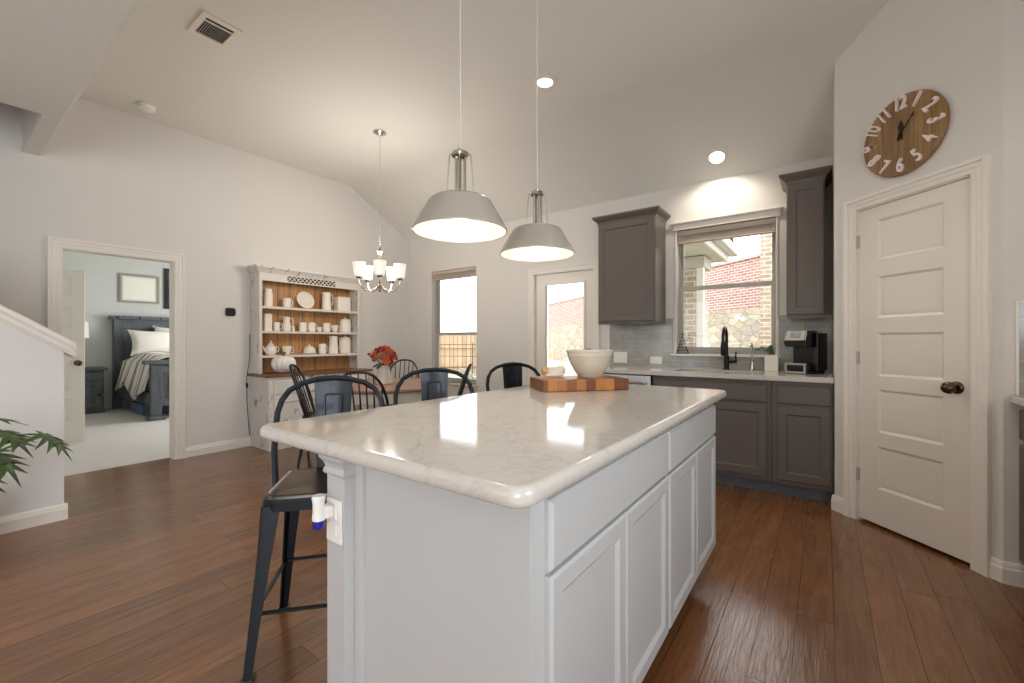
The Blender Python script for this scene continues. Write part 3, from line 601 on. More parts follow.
# things on the island
bd = thing('butcher_block', 'thick maple butcher block on the far end of the island', 'cutting board', (-1.085, 2.10, 0.9145), R(49))
bb = B(); bb.box(-0.236, -0.13, 0, 0.236, 0.13, 0.06, 0.006)
obj('block', bb, 'block', bd)
bw = B().lathe([(0, 0.0), (0.062, 0.0), (0.066, 0.006), (0.088, 0.04), (0.108, 0.08), (0.119, 0.112), (0.123, 0.116), (0.124, 0.134), (0.129, 0.142), (0.128, 0.148), (0.122, 0.148), (0.117, 0.135), (0.112, 0.11), (0.1, 0.075), (0.075, 0.03), (0.055, 0.012), (0, 0.012)], 40)
tag(obj('mixing_bowl', bw, 'cream', None, (-1.045, 2.165, 0.9755)), 'cream ceramic mixing bowl on the butcher block', 'bowl')
rl = thing('cloth_bundle', 'small rolled white and tan cloth beside the mixing bowl', 'cloth', (-1.21, 2.055, 0.9755), R(38))
def roll(b, p0, p1, r, lump=0.1, ph=0.0):
    p0, p1 = Vector(p0), Vector(p1); d = (p1-p0).normalized(); s_ = d.cross(Vector((0, 0, 1))).normalized(); u_ = s_.cross(d); rings = []
    for i in range(15):
        t = i/14; e = (1-abs(2*t-1)**6)**0.5*(1+0.12*math.sin(t*9+ph)); e = max(e, 0.18)
        c = p0.lerp(p1, t)
        rings.append([c+(s_*math.cos(a)*(1+lump*math.sin(3*a+t*6+ph))+u_*math.sin(a)*(1+lump*math.cos(2*a+t*4+ph)))*r*e for a in [2*PI*k/18 for k in range(18)]])
    return b.loft(rings)
obj('roll', roll(B(), (-0.045, 0.0, 0.027), (0.068, 0.012, 0.035), 0.024, 0.12), 'cloth', rl)
obj('rolled_end', roll(B(), (-0.068, -0.012, 0.030), (-0.028, -0.004, 0.034), 0.021, 0.08, 1.0), 'tan', rl)
obj('loose_fold', roll(B(), (-0.05, -0.028, 0.011), (0.055, -0.02, 0.012), 0.0105, 0.1, 2.0), 'cloth', rl)

# ================================================================== STOOLS
def make_stool():
    t = thing('bar_stool', 'x', 'stool', (0, 0, 0), 0, 'metal bar stools along the island')
    zt = 0.62
    def rr2(h, r, z): return rrect(-h*0.95, h*0.95, -h*0.95, h*0.95, r, z, 4)
    sb = B().loft([rr2(0.188, 0.05, zt-0.045), rr2(0.186, 0.05, zt-0.014), rr2(0.182, 0.048, zt-0.003), rr2(0.175, 0.045, zt), rr2(0.16, 0.04, zt-0.006), rr2(0.03, 0.02, zt-0.008)])
    obj('seat', sb, 'stoolseat', t)
    obj('seat_skirt', B().loft([rr2(0.187, 0.05, zt-0.012), rr2(0.192, 0.052, zt-0.02), rr2(0.190, 0.052, zt-0.055), rr2(0.184, 0.05, zt-0.055), rr2(0.184, 0.05, zt-0.012)], caps=False, loop=True), 'stoolmetal', t)
    for sx in (-1, 1):
        for sy in (-1, 1):
            lb = B()
            def sec(c, w, z):   # folded channel section opening inwards
                return [(sx*(c-w), sy*c, z), (sx*(c-w*0.15), sy*c, z), (sx*c, sy*(c-w*0.15), z), (sx*c, sy*(c-w), z), (sx*(c-0.006), sy*(c-w), z), (sx*(c-0.012), sy*(c-w*0.25), z), (sx*(c-w*0.25), sy*(c-0.012), z), (sx*(c-w), sy*(c-0.006), z)]
            lb.loft([sec(0.178, 0.066, 0.585), sec(0.186, 0.048, 0.42), sec(0.204, 0.036, 0.2), sec(0.220, 0.029, 0.012)])
            lg = obj('leg', lb, 'stoolmetal', t)
            tag(obj('rubber_foot', B().box(sx*0.205-0.02, sy*0.205-0.02, 0, sx*0.205+0.02, sy*0.205+0.02, 0.014, 0.004), 'darkplastic', lg), 'black rubber foot')
    for (a, c) in (((-1, -1), (1, -1)), ((1, -1), (1, 1)), ((1, 1), (-1, 1)), ((-1, 1), (-1, -1))):
        q = 0.192; obj('rung', B().tube([(a[0]*q, a[1]*q, 0.22), (c[0]*q, c[1]*q, 0.22)], 0.008, 6), 'stoolmetal', t)
    pts = [(0.186, 0.02, 0.575), (0.190, 0.035, 0.62), (0.210, 0.09, 0.72), (0.217, 0.135, 0.81), (0.216, 0.155, 0.868), (0.203, 0.17, 0.918), (0.177, 0.184, 0.958), (0.130, 0.194, 0.986), (0.065, 0.2, 1.003), (0, 0.202, 1.008)]
    full = pts + [(-x, y, z) for x, y, z in pts[-2::-1]]
    obj('back_hoop', B().tube(full, 0.0125, 10), 'stoolmetal', t)
    pn = B(); rg = []
    for i in range(9):
        q = i/8; z = 0.585+q*0.418; y = 0.168+0.034*q; w = 0.062+0.018*q
        rg.append([(-w, y-0.003, z), (-w*0.5, y+0.004, z), (0, y+0.006, z), (w*0.5, y+0.004, z), (w, y-0.003, z), (w, y+0.001, z), (0, y+0.010, z), (-w, y+0.001, z)])
    pb_ = obj('back_panel', pn.loft(rg), 'stoolmetal', t)
    fr = []
    for x, z in ((-0.032, 0.66), (-0.036, 0.925), (-0.032, 0.935), (0, 0.937), (0.032, 0.935), (0.036, 0.925), (0.032, 0.66)):
        y = 0.168+0.034*(z-0.585)/0.418+0.009-abs(x)*0.06; fr.append((x, y, z))
    obj('embossed_outline', B().tube(fr, 0.004, 6), 'stoolmetal', pb_)
    fr2 = [(x, y-0.0125, z) for x, y, z in fr]
    obj('embossed_outline', B().tube(fr2, 0.004, 6), 'stoolmetal', pb_)
    return t
stool = make_stool()
for i, (x, y, a, lb) in enumerate(((-1.622, 0.95, 48.7, 'dark metal bar stool at the near corner of the island'), (-1.675, 1.62, 50, 'dark metal bar stool in the middle of the island side'), (-1.655, 2.43, 62, 'dark metal bar stool farthest along, left of the butcher block'))):
    o = stool if i == 0 else copy_tree(stool)
    o.location = (x, y, 0); o.rotation_euler = (0, 0, R(a)); o['label'] = lb

# ================================================================== SINK RUN
YF = 3.80    # cabinet frame face
def shaker(name, x0, x1, z0, z1, parent, off, m='cab', panel=True, y=None):
    w, h = x1-x0, z1-z0
    T = Matrix.Translation((x0-off[0], (YF-0.02 if y is None else y)-off[1], z0-off[2]))
    ps = [(0.056, w-0.056, 0.056, h-0.056)] if panel else []
    return obj(name, B(T).slab_panels(w, h, 0.019, ps, 0.005, 0.010, 0.008), m, parent)
def base_cab(label, x0, x1, drawer, doors, open_top=False):
    t = thing('base_cabinet', label, 'cabinet', (x0, YF, 0), 0, 'grey base cabinets under the sink counter')
    w = x1-x0; b = B()
    if open_top:
        b.box(0, 0, 0.1, w, 0.02, 0.874).box(0, 0.02, 0.1, 0.02, 0.63, 0.874).box(w-0.02, 0.02, 0.1, w, 0.63, 0.874).box(0.02, 0.02, 0.1, w-0.02, 0.63, 0.12)
    else: b.box(0, 0, 0.1, w, 0.63, 0.874)
    obj('carcass', b, 'cab', t)
    obj('toe_kick', B().box(0, 0.075, 0, w, 0.09, 0.1), 'toe', t)
    for a, c in drawer: shaker('drawer_front', a, c, 0.708, 0.842, t, (x0, YF, 0), panel=False)
    for a, c in doors: shaker('door', a, c, 0.135, 0.685, t, (x0, YF, 0))
base_cab('grey sink base cabinet with a wide false drawer front', -1.225, -0.322, [(-1.205, -0.352)], [(-1.205, -0.782), (-0.775, -0.352)], True)
base_cab('narrow grey base cabinet beside the pantry corner', -0.318, 0.055, [(-0.283, 0.038)], [(-0.283, 0.038)])
ep = B().box(-1.885, YF, 0, -1.865, 4.43, 0.874)
tag(obj('cabinet_end_panel', ep, 'cab'), 'grey end panel on the far side of the dishwasher', 'panel')
dw = thing('dishwasher', 'stainless dishwasher left of the sink cabinet', 'dishwasher', (-1.86, YF, 0))
obj('tub', B().box(0, 0.02, 0.1, 0.63, 0.6, 0.868), 'darkplastic', dw)
obj('door', B().box(0.004, -0.022, 0.11, 0.626, 0.018, 0.866, 0.006), 'steel', dw)
obj('handle', B().tube([(0.05, -0.022, 0.8), (0.05, -0.06, 0.8), (0.58, -0.06, 0.8), (0.58, -0.022, 0.8)], 0.011, 8), 'steel', dw)
obj('toe_panel', B().box(0, 0.05, 0, 0.63, 0.07, 0.098), 'darkplastic', dw)
wt = B().holed(-1.9, 0.058, 3.765, 4.438, [(-1.09, -0.42, 3.89, 4.25)], 0.038, lambda u, v, w: (u, v, 0.876+w))
ct = obj('sink_countertop', wt, 'quartz'); tag(ct, 'white quartz counter along the sink wall', 'countertop')
sk = thing('undermount_sink', 'stainless sink set under the window counter', 'sink', (-0.755, 4.07, 0.68))
sbm = B(); x, y = 0.345, 0.19
sbm.loft([rrect(-x, x, -y, y, 0.05, z, 4) for x, y, z in ((0.36, 0.2, 0.194), (0.335, 0.18, 0.194), (0.335, 0.18, 0.02), (0.30, 0.15, 0.006), (0.02, 0.02, 0.004), (0.02, 0.02, 0.0), (0.31, 0.16, 0.0), (0.345, 0.19, 0.015), (0.345, 0.19, 0.188), (0.36, 0.2, 0.188))], caps=False, loop=True)
obj('basin', sbm, 'steel', sk); obj('drain', B().lathe([(0, 0.004), (0.04, 0.008), (0.042, 0.004), (0.02, 0.0), (0, 0)], 18), 'chrome', sk)
tag(obj('wall_backsplash', B().holed(-1.9, 0.058, 0.914, 1.363, [(-1.228, -0.317, 1.026, 1.4)], 0.008, lambda u, v, w: (u, YB-0.009+w, v)), 'tile'), 'pale grey subway tile backsplash along the sink wall', 'backsplash', kind='structure')
def upper(label, x0, x1, z0, z1, zc):
    t = thing('wall_cabinet', label, 'cabinet', (x0, YB-0.33, z0), 0, 'grey wall cabinets')
    w, h = x1-x0, z1-z0
    obj('carcass', B().box(0, 0.0, 0, w, 0.329, h, 0.001), 'cab', t)
    shaker('door', x0+0.006, x1-0.006, z0+0.012, z1-0.012, t, (x0, YB-0.33, z0), y=YB-0.35)
    obj('crown_molding', B().flare(0, w, -0.002, 0.329, [(h-0.02, 0.0), (h, 0.006), (h+0.014, 0.01), (h+0.03, 0.028), (h+0.048, 0.045), (h+0.056, 0.05), (h+0.07, 0.05)]), 'cab', t)
    obj('bottom_rail', B().box(0, 0.0, -0.018, w, 0.018, 0.0), 'cab', t)
upper('grey wall cabinet between the patio door and sink window', -1.885, -1.30, 1.362, 2.375, 0)
upper('narrow grey wall cabinet between sink window and pantry wall', -0.245, 0.005, 1.372, 2.44, 0)
for i, (x, lb) in enumerate(((-1.73, 'round puck light under left wall cabinet, nearer the patio door'), (-1.44, 'round puck light under left wall cabinet, nearer the sink window'), (-0.12, 'round puck light under the narrow right wall cabinet'))):
    o = tag(obj('puck_light', B().lathe([(0, 0.0), (0.03, 0.0), (0.035, 0.004), (0.036, 0.016), (0, 0.016)], 20), 'plastic', None, (x, 4.16, (1.362 if i < 2 else 1.372)-0.0165)), lb, 'light', 'under-cabinet puck lights')
# plates on the backsplash
o = thing('light_switch', 'white double switch plate on the tile behind the bowl', 'switch', (-1.775, YB-0.0095, 1.0)); plate(o, 0.15, 0.118, [(-0.045, 0, 0.034, 0.066), (0.045, 0, 0.034, 0.066)])
o = thing('wall_outlet', 'white horizontal outlet on the tile left of the sink window', 'outlet', (-1.393, YB-0.0095, 0.978), 0, 'electric outlets'); plate(o, 0.118, 0.074, [(-0.025, 0, 0.03, 0.034), (0.025, 0, 0.03, 0.034)])
o = thing('wall_outlet', 'white outlet on the tile behind the coffee maker', 'outlet', (0.015, YB-0.0095, 1.0), 0, 'electric outlets'); plate(o, 0.07, 0.085, [(0, 0.018, 0.03, 0.026), (0, -0.018, 0.03, 0.026)])
# faucet
fa = thing('kitchen_faucet', 'black pull-down faucet behind the sink', 'faucet', (-0.72, 4.325, 0.914))
obj('body', B().lathe([(0, 0), (0.028, 0), (0.028, 0.006), (0.022, 0.012), (0.022, 0.13), (0.016, 0.138), (0, 0.14)], 18), 'black', fa)
gp = [(0, 0, 0.13), (0, 0, 0.27)] + [(0, -0.085+0.085*math.cos(R(a)), 0.295+0.085*math.sin(R(a))) for a in range(0, 181, 20)] + [(0, -0.17, 0.27), (0, -0.17, 0.25)]
obj('gooseneck', B().tube(gp, 0.0135, 12), 'black', fa)
obj('spray_head', B().lathe([(0, 0.13), (0.017, 0.13), (0.021, 0.16), (0.021, 0.22), (0.016, 0.255), (0, 0.255)], 16, (0, -0.17, 0)), 'black', fa)
obj('handle', B().tube([(0.02, 0, 0.075), (0.085, 0, 0.075)], 0.015, 12).tube([(0.075, -0.003, 0.078), (0.079, -0.02, 0.165)], 0.006, 8), 'black', fa)
wf = thing('water_tap', 'slim chrome filtered water tap right of the black faucet', 'tap', (-0.515, 4.33, 0.914))
obj('base', B().lathe([(0, 0), (0.02, 0), (0.018, 0.008), (0.012, 0.02), (0.012, 0.075), (0.0, 0.08)], 16), 'chrome', wf)
obj('spout', B().tube([(0, 0, 0.07), (0, 0, 0.19)] + [(0, -0.045+0.045*math.cos(R(a)), 0.2+0.045*math.sin(R(a))) for a in range(0, 171, 24)], 0.006, 10), 'chrome', wf)
obj('lever', B().tube([(0, 0, 0.1), (0.035, -0.01, 0.11)], 0.005, 8), 'chrome', wf)
# planter
pl = thing('small_planter', 'square white pot with trailing green sprigs beside the sink', 'planter', (-0.365, 4.325, 0.914))
obj('pot', B().loft([[(sx*h, sy*h, z) for sx, sy in ((-1, -1), (1, -1), (1, 1), (-1, 1))] for h, z in ((0.046, 0), (0.05, 0.002), (0.05, 0.14), (0.044, 0.14), (0.043, 0.12))]), 'china', pl)
obj('soil', B().box(-0.042, -0.042, 0.115, 0.042, 0.042, 0.122), 'soil', pl)
random.seed(3)
def leafquad(b, c, d, n, l, w, droop=0.3):
    c, d, n = Vector(c), Vector(d).normalized(), Vector(n).normalized(); s_ = d.cross(n).normalized()
    q = lambda t, k: c + d*l*t + s_*w*k - n*(droop*l*t*t)
    a = [q(0, 0), q(0.35, 0.5), q(0.75, 0.36), q(1, 0), q(0.75, -0.36), q(0.35, -0.5)]
    m1, m2 = q(0.35, 0)-n*0.002, q(0.75, 0)-n*0.002
    va = [b.v(p) for p in a]; m1, m2 = b.v(m1), b.v(m2)
    for f in ((va[0], va[1], m1), (va[1], va[2], m2, m1), (va[2], va[3], m2), (va[3], va[4], m2), (va[4], va[5], m1, m2), (va[5], va[0], m1)): b.f(list(f))
fol = B()
for i in range(15):
    x0, y0 = random.uniform(-0.03, 0.02), random.uniform(-0.03, 0.03)
    tip = Vector((random.uniform(-0.16, 0.05), random.uniform(-0.04, 0.04), random.uniform(0.15, 0.235)))
    p0 = Vector((x0, y0, 0.12)); mid = (p0+tip)/2+Vector((0, 0, 0.05))
    fol.tube([p0, mid, tip], 0.0018, 5)
    for k in range(7):
        t = 0.3+0.1*k; p = p0*(1-t)**2+mid*2*t*(1-t)+tip*t*t
        leafquad(fol, p, (random.uniform(-1, .6), random.uniform(-1, 1), random.uniform(-.2, .8)), (random.uniform(-.4, .4), random.uniform(-.4, .4), 1), 0.026, 0.016)
obj('foliage', fol, 'sage', pl)
# coffee maker
cm = thing('coffee_maker', 'black pod coffee maker with silver front on the counter end', 'coffee maker', (-0.128, 4.20, 0.914), R(-22))
obj('base', B().box(-0.085, -0.15, 0, 0.085, 0.15, 0.028, 0.008).box(-0.08, -0.148, 0.028, 0.08, -0.05, 0.075, 0.008), 'darkplastic', cm)
obj('rear_column', B().box(-0.085, -0.01, 0.02, 0.085, 0.15, 0.3, 0.015), 'darkplastic', cm)
obj('brew_head', B().prism([(-0.165, 0.262), (-0.135, 0.215), (-0.02, 0.208), (0.03, 0.215), (0.03, 0.335), (-0.04, 0.342), (-0.13, 0.336)], -0.08, 0.08, 'x'), 'darkplastic', cm)
obj('control_panel', B().prism([(-0.167, 0.266), (-0.13, 0.34), (-0.1, 0.343), (-0.1, 0.336), (-0.128, 0.333), (-0.161, 0.262)], -0.07, 0.07, 'x'), 'silver', cm)
obj('display', B().prism([(-0.158, 0.288), (-0.139, 0.327), (-0.137, 0.325), (-0.156, 0.286)], -0.035, 0.035, 'x'), 'darkplastic', cm)
obj('water_tank', B().box(0.083, -0.02, 0.02, 0.106, 0.145, 0.325, 0.01), 'darkplastic', cm)
obj('drip_tray', B().holed(-0.075, 0.075, 0.004, 0.085, [(-0.062, 0.062, 0.02, 0.07)], 0.02, lambda u, v, w: (u, -0.156+w, v)), 'silver', cm)
# wire tree on the sill
wt_ = thing('wire_tree', 'small black wire tree ornament on the sink window sill', 'ornament', (-1.128, YB-0.03, 1.05))
tb = B()
tb.tube([(-0.055, 0, 0.003), (0, 0, 0.185), (0.055, 0, 0.003)], 0.005, 6); tb.tube([(-0.06, 0, 0.003), (0.06, 0, 0.003)], 0.005, 6)
for z, w in ((0.03, 0.046), (0.06, 0.038), (0.09, 0.029), (0.12, 0.020), (0.15, 0.011)): tb.tube([(-w, 0, z), (w*1.05, 0, z+0.01)], 0.0035, 6)
obj('wire_frame', tb, 'black', wt_)
obj('star', B(Matrix.Translation((0, 0, 0.193))).prism([((0.012 if k % 2 == 0 else 0.005)*math.sin(k*PI/5), (0.012 if k % 2 == 0 else 0.005)*math.cos(k*PI/5)) for k in range(10)], -0.002, 0.002, 'y'), 'black', wt_)
# right counter
rc = thing('right_base_cabinet', 'dark grey cabinet at the right edge of picture', 'cabinet', (0.77, 1.3, 0))
obj('carcass', B().box(0, 0, 0.1, 0.635, 1.788, 0.872).box(0.075, 0, 0, 0.635, 1.788, 0.1), 'cab', rc)
for k in range(3):
    T = Matrix.Translation((-0.02, 1.77-0.59*k, 0.13)) @ Matrix.Rotation(R(-90), 4, 'Z')
    obj('door', B(T).slab_panels(0.57, 0.55, 0.019, [(0.056, 0.514, 0.056, 0.494)], 0.004), 'cab', rc)
    T = Matrix.Translation((-0.02, 1.77-0.59*k, 0.705)) @ Matrix.Rotation(R(-90), 4, 'Z')
    obj('drawer_front', B(T).slab_panels(0.57, 0.14, 0.019, [], 0.005), 'cab', rc)
tag(obj('right_countertop', B().loft(slabrings(0.722, 1.408, 1.28, 3.088, 0.02, 0.874, 0.912, 0.01)), 'quartz'), 'white quartz counter at the right edge of picture', 'countertop')
tag(obj('wall_tile_right', B().box(0.752, 3.081, 0.914, 1.41, 3.0895, 1.35), 'tile'), 'grey tile panel above the counter at right edge', 'backsplash', kind='structure')
struct('trim_5', B().box(0.742, 3.079, 0.914, 0.753, 3.0895, 1.3505).box(0.742, 3.079, 1.3505, 1.41, 3.0895, 1.362), 'trim', 'white edge strip around the right tile panel')

# ================================================================== CLOCK
ck = thing('wall_clock', 'round wooden wall clock with raised white numerals above pantry door', 'clock', (*[a+b*0.001 for a, b in zip(on45(0.462), n45)], 2.385), AW)
obj('clock_face', B(RXc).lathe([(0, 0), (0.224, 0), (0.232, 0.004), (0.234, 0.012), (0.232, 0.022), (0.227, 0.026), (0, 0.026)], 64), 'clockwood', ck)
for n in range(1, 13):
    a = R(90-30*n); rot = a-R(90) if n not in (4, 5, 6, 7, 8) else a+R(90)
    cu = bpy.data.curves.new('numeral', 'FONT'); cu.body = str(n); cu.align_x = 'CENTER'; cu.align_y = 'CENTER'; cu.size = 0.112; cu.extrude = 0.008; cu.offset = 0.0012; cu.space_character = 0.95
    tmp = bpy.data.objects.new('numeral', cu); COL.objects.link(tmp)
    me = bpy.data.meshes.new_from_object(tmp); bpy.data.objects.remove(tmp); me.name = 'numeral'
    r_ = 0.182
    me.transform(Matrix.Rotation(R(90), 4, 'X') @ Matrix.Translation((r_*math.cos(a), r_*math.sin(a), 0.034)) @ Matrix.Rotation(rot, 4, 'Z') @ Matrix.Diagonal((0.66, 1.0, 1, 1)))
    me.materials.clear(); me.materials.append(M['number'])
    o = bpy.data.objects.new('numeral', me); COL.objects.link(o); o.parent = ck
hb = B(RXc); hb.prism([(-0.012, -0.035), (0.0, -0.012), (0.012, -0.035), (0.007, 0.03), (0.016, 0.045), (0.0, 0.085), (-0.016, 0.045), (-0.007, 0.03)], 0.03, 0.033)
obj('hour_hand', hb, 'black', ck)
hb = B(RXc @ Matrix.Rotation(R(-38), 4, 'Z')); hb.prism([(-0.004, -0.03), (0.004, -0.03), (0.0025, 0.1), (0.007, 0.108), (0.0, 0.125), (-0.007, 0.108), (-0.0025, 0.1)], 0.035, 0.037)
obj('minute_hand', hb, 'black', ck)
obj('hand_pin', B(RXc).lathe([(0, 0.026), (0.008, 0.026), (0.008, 0.04), (0, 0.041)], 14), 'black', ck)

# ================================================================== LIGHT FITTINGS
def pendant(x, y, zr, label):
    t = thing('pendant_lamp', label, 'lamp', (x, y, zr), 0, 'pendant lamps over the island')
    obj('shade', B().lathe([(0.172, 0.0), (0.1735, 0.003), (0.1735, 0.008), (0.120, 0.100), (0.115, 0.109), (0.104, 0.118), (0.086, 0.123), (0.03, 0.126), (0.03, 0.122), (0.085, 0.1195), (0.102, 0.115), (0.113, 0.106), (0.168, 0.008), (0.170, 0.0), (0.172, 0.0)], 48), 'shade', t)
    obj('shade_lining', B().lathe([(0.1685, 0.001), (0.1675, 0.008), (0.112, 0.1045), (0.101, 0.1145), (0.085, 0.119), (0.02, 0.121)], 48), 'shadein', t)
    obj('socket', B().lathe([(0, 0.05), (0.017, 0.05), (0.02, 0.06), (0.02, 0.12), (0, 0.12)], 16), 'chrome', t)
    cg = B()
    cg.lathe([(0, 0.302), (0.012, 0.302), (0.014, 0.294), (0.03, 0.290), (0.031, 0.276), (0.02, 0.270), (0, 0.270)], 16)
    obj('cap', cg, 'chrome', t)
    obj('collar', B().lathe([(0.026, 0.124), (0.05, 0.124), (0.05, 0.130), (0.026, 0.132)], 24), 'chrome', t)
    for k in range(4):
        a = R(45+90*k-6); c, s_ = math.cos(a), math.sin(a)
        obj('rod', B().tube([(0.02*c, 0.02*s_, 0.284), (0.034*c, 0.034*s_, 0.287), (0.039*c, 0.039*s_, 0.28), (0.041*c, 0.041*s_, 0.26), (0.050*c, 0.050*s_, 0.128)], 0.0026, 6), 'chrome', t)
    for k in range(3):
        a = R(20+120*k); c, s_ = math.cos(a)*0.018, math.sin(a)*0.018
        obj('inner_tube', B().tube([(c, s_, 0.275), (c, s_, 0.125)], 0.0055, 8), 'chrome', t)
    obj('cord', B().tube([(0, 0, 0.295), (0, 0, ZF-zr-0.02)], 0.0022, 6), 'cord', t)
    obj('ceiling_canopy', B().lathe([(0, ZF-zr-0.001), (0.06, ZF-zr-0.001), (0.058, ZF-zr-0.02), (0.01, ZF-zr-0.03), (0, ZF-zr-0.03)], 24), 'chrome', t)
    obj('bulb', B().ball((0, 0, 0.040), (0.028, 0.028, 0.034), 16, 10), 'bulb', t)
    light('pendant_glow', 'POINT', (x, y, zr-0.025), 1.25, (1, 0.9, 0.77), radius=0.04)
pendant(-1.08, 1.162, 1.572, 'grey dome pendant lamp over the near half of the island')
pendant(-1.08, 1.683, 1.574, 'grey dome pendant lamp over the far half of the island')
ch = thing('chandelier', 'five-light nickel chandelier with frosted glass shades over the dining table', 'chandelier', (-3.63, 2.72, 1.69))
zc = ZF-1.69
obj('ceiling_canopy', B().lathe([(0, zc-0.001), (0.065, zc-0.001), (0.063, zc-0.012), (0.03, zc-0.028), (0.008, zc-0.04), (0, zc-0.04)], 28), 'chrome', ch)
cb = B(); z = 0.45; k = 0
while z < zc-0.04:
    a = 0 if k % 2 else PI/2
    cb.tube([(0.006*math.cos(q)*math.cos(a), 0.006*math.cos(q)*math.sin(a), z+0.016*math.sin(q)) for q in [2*PI*i/8 for i in range(8)]], 0.0013, 4, loop=True); z += 0.026; k += 1
tag(obj('chain', cb, 'chrome', ch), kind='stuff')
obj('stem', B().lathe([(0, -0.02), (0.012, -0.012), (0.02, 0.0), (0.02, 0.02), (0.028, 0.03), (0.028, 0.05), (0.012, 0.06), (0.009, 0.12), (0.009, 0.34), (0.02, 0.355), (0.012, 0.37), (0.03, 0.385), (0.012, 0.4), (0.01, 0.43), (0, 0.44)], 18), 'chrome', ch)
a0 = math.atan2(-2.72, 3.63)
for k in range(5):
    a = a0+2*PI*k/5; c, s_ = math.cos(a), math.sin(a)
    arm = obj('arm', B().tube([(r*c, r*s_, z) for r, z in ((0.02, 0.04), (0.05, 0.008), (0.1, -0.012), (0.15, -0.008), (0.178, 0.02), (0.2, 0.06), (0.206, 0.1))], 0.006, 8), 'chrome', ch)
    obj('socket_cup', B().lathe([(0, 0.095), (0.018, 0.095), (0.03, 0.112), (0.03, 0.12), (0, 0.12)], 16, (0.206*c, 0.206*s_, 0)), 'chrome', arm)
    obj('glass_shade', B().lathe([(0.024, 0.12), (0.044, 0.121), (0.047, 0.14), (0.061, 0.258), (0.058, 0.258), (0.044, 0.142), (0.024, 0.127)], 24, (0.206*c, 0.206*s_, 0)), 'frost', arm)
    obj('bulb', B().ball((0.206*c, 0.206*s_, 0.19), (0.022, 0.022, 0.035), 10, 8), 'softbulb', arm)
light('chandelier_glow', 'POINT', (-3.63, 2.72, 2.06), 42, (1, 0.93, 0.84), radius=0.2)
sa = math.atan2(ZF-ZS, YB-YC)
def downlight(x, y, z, rx, label):
    t = thing('recessed_downlight', label, 'light', (x, y, z), 0, 'recessed ceiling lights'); t.rotation_euler = (rx, 0, 0)
    obj('trim_ring', B().lathe([(0.062, -0.001), (0.088, -0.001), (0.086, -0.008), (0.066, -0.010), (0.062, -0.006), (0.062, -0.001)], 32), 'trim', t)
    obj('lens', B().lathe([(0, -0.005), (0.063, -0.005), (0.063, -0.002), (0, -0.002)], 28), 'downlight', t)
downlight(-1.839, 2.986, ZF, 0, 'recessed ceiling light above the second pendant lamp')
downlight(-0.781, 4.2186, 2.8348, -sa, 'recessed ceiling light above the sink window')
light('sink_downlight_beam', 'SPOT', (-0.78, 4.21, 2.80), 26, (1, 0.9, 0.76), (0, 0, 0), radius=0.06, spot=150)
light('ceiling_downlight_beam', 'SPOT', (-1.84, 2.986, ZF-0.03), 26, (1, 0.95, 0.86), (0, 0, 0), radius=0.06, spot=140)
light('unseen_ceiling_spot', 'SPOT', (0.3, 1.6, ZF-0.03), 26, (1, 0.95, 0.86), (0, 0, 0), radius=0.06, spot=140)  # unseen spot by the right aisle, no fitting modelled
vt = thing('ceiling_vent', 'white louvred air vent on the high ceiling at upper left', 'vent', (-3.345, 1.168, ZF))
obj('frame', B().holed(-0.145, 0.145, -0.115, 0.115, [(-0.105, 0.105, -0.082, 0.082)], 0.012, lambda u, v, w: (u, v, -0.0125+w)), 'trim', vt)
obj('duct_shade_sheet', B().box(-0.105, -0.082, -0.003, 0.105, 0.082, -0.001), 'darkplastic', vt)  # black sheet standing for the shaded depth of the duct
for k in range(13):
    y = -0.078+0.0125*k; obj('louver', B().loft([[(x, y, -0.0105), (x, y+0.0035, -0.005), (x, y+0.0048, -0.006), (x, y+0.0013, -0.0115)] for x in (-0.105, 0.062)]), 'trim', vt)
obj('damper_bar', B().box(0.062, -0.082, -0.0115, 0.072, 0.082, -0.004), 'trim', vt)
sd_ = thing('smoke_detector', 'round white smoke detector on ceiling near the left wall', 'smoke detector', (-4.924, 1.183, ZF))
obj('base', B().lathe([(0, -0.001), (0.07, -0.001), (0.07, -0.014), (0, -0.014)], 28), 'plastic', sd_)
obj('cover', B().lathe([(0.064, -0.014), (0.062, -0.03), (0.045, -0.042), (0.02, -0.046), (0, -0.046)], 28), 'plastic', sd_)
th = thing('thermostat', 'small black square thermostat on the left wall', 'thermostat', (XL, 1.964, 1.49), R(90))
obj('body', B(RXc).loft([rrect(-0.05*f_, 0.05*f_, -0.046*f_, 0.046*f_, 0.026*f_, z, 6) for f_, z in ((0.94, 0.0), (1.0, 0.004), (1.0, 0.014), (0.95, 0.021), (0.86, 0.023))]), 'darkplastic', th)
obj('display', B(RXc).loft([rrect(-0.036, 0.036, -0.03, 0.03, 0.012, z, 5) for z in (0.0225, 0.0245)]), mat('thermostat_glass', lin(34, 34, 38), 0.08), th)

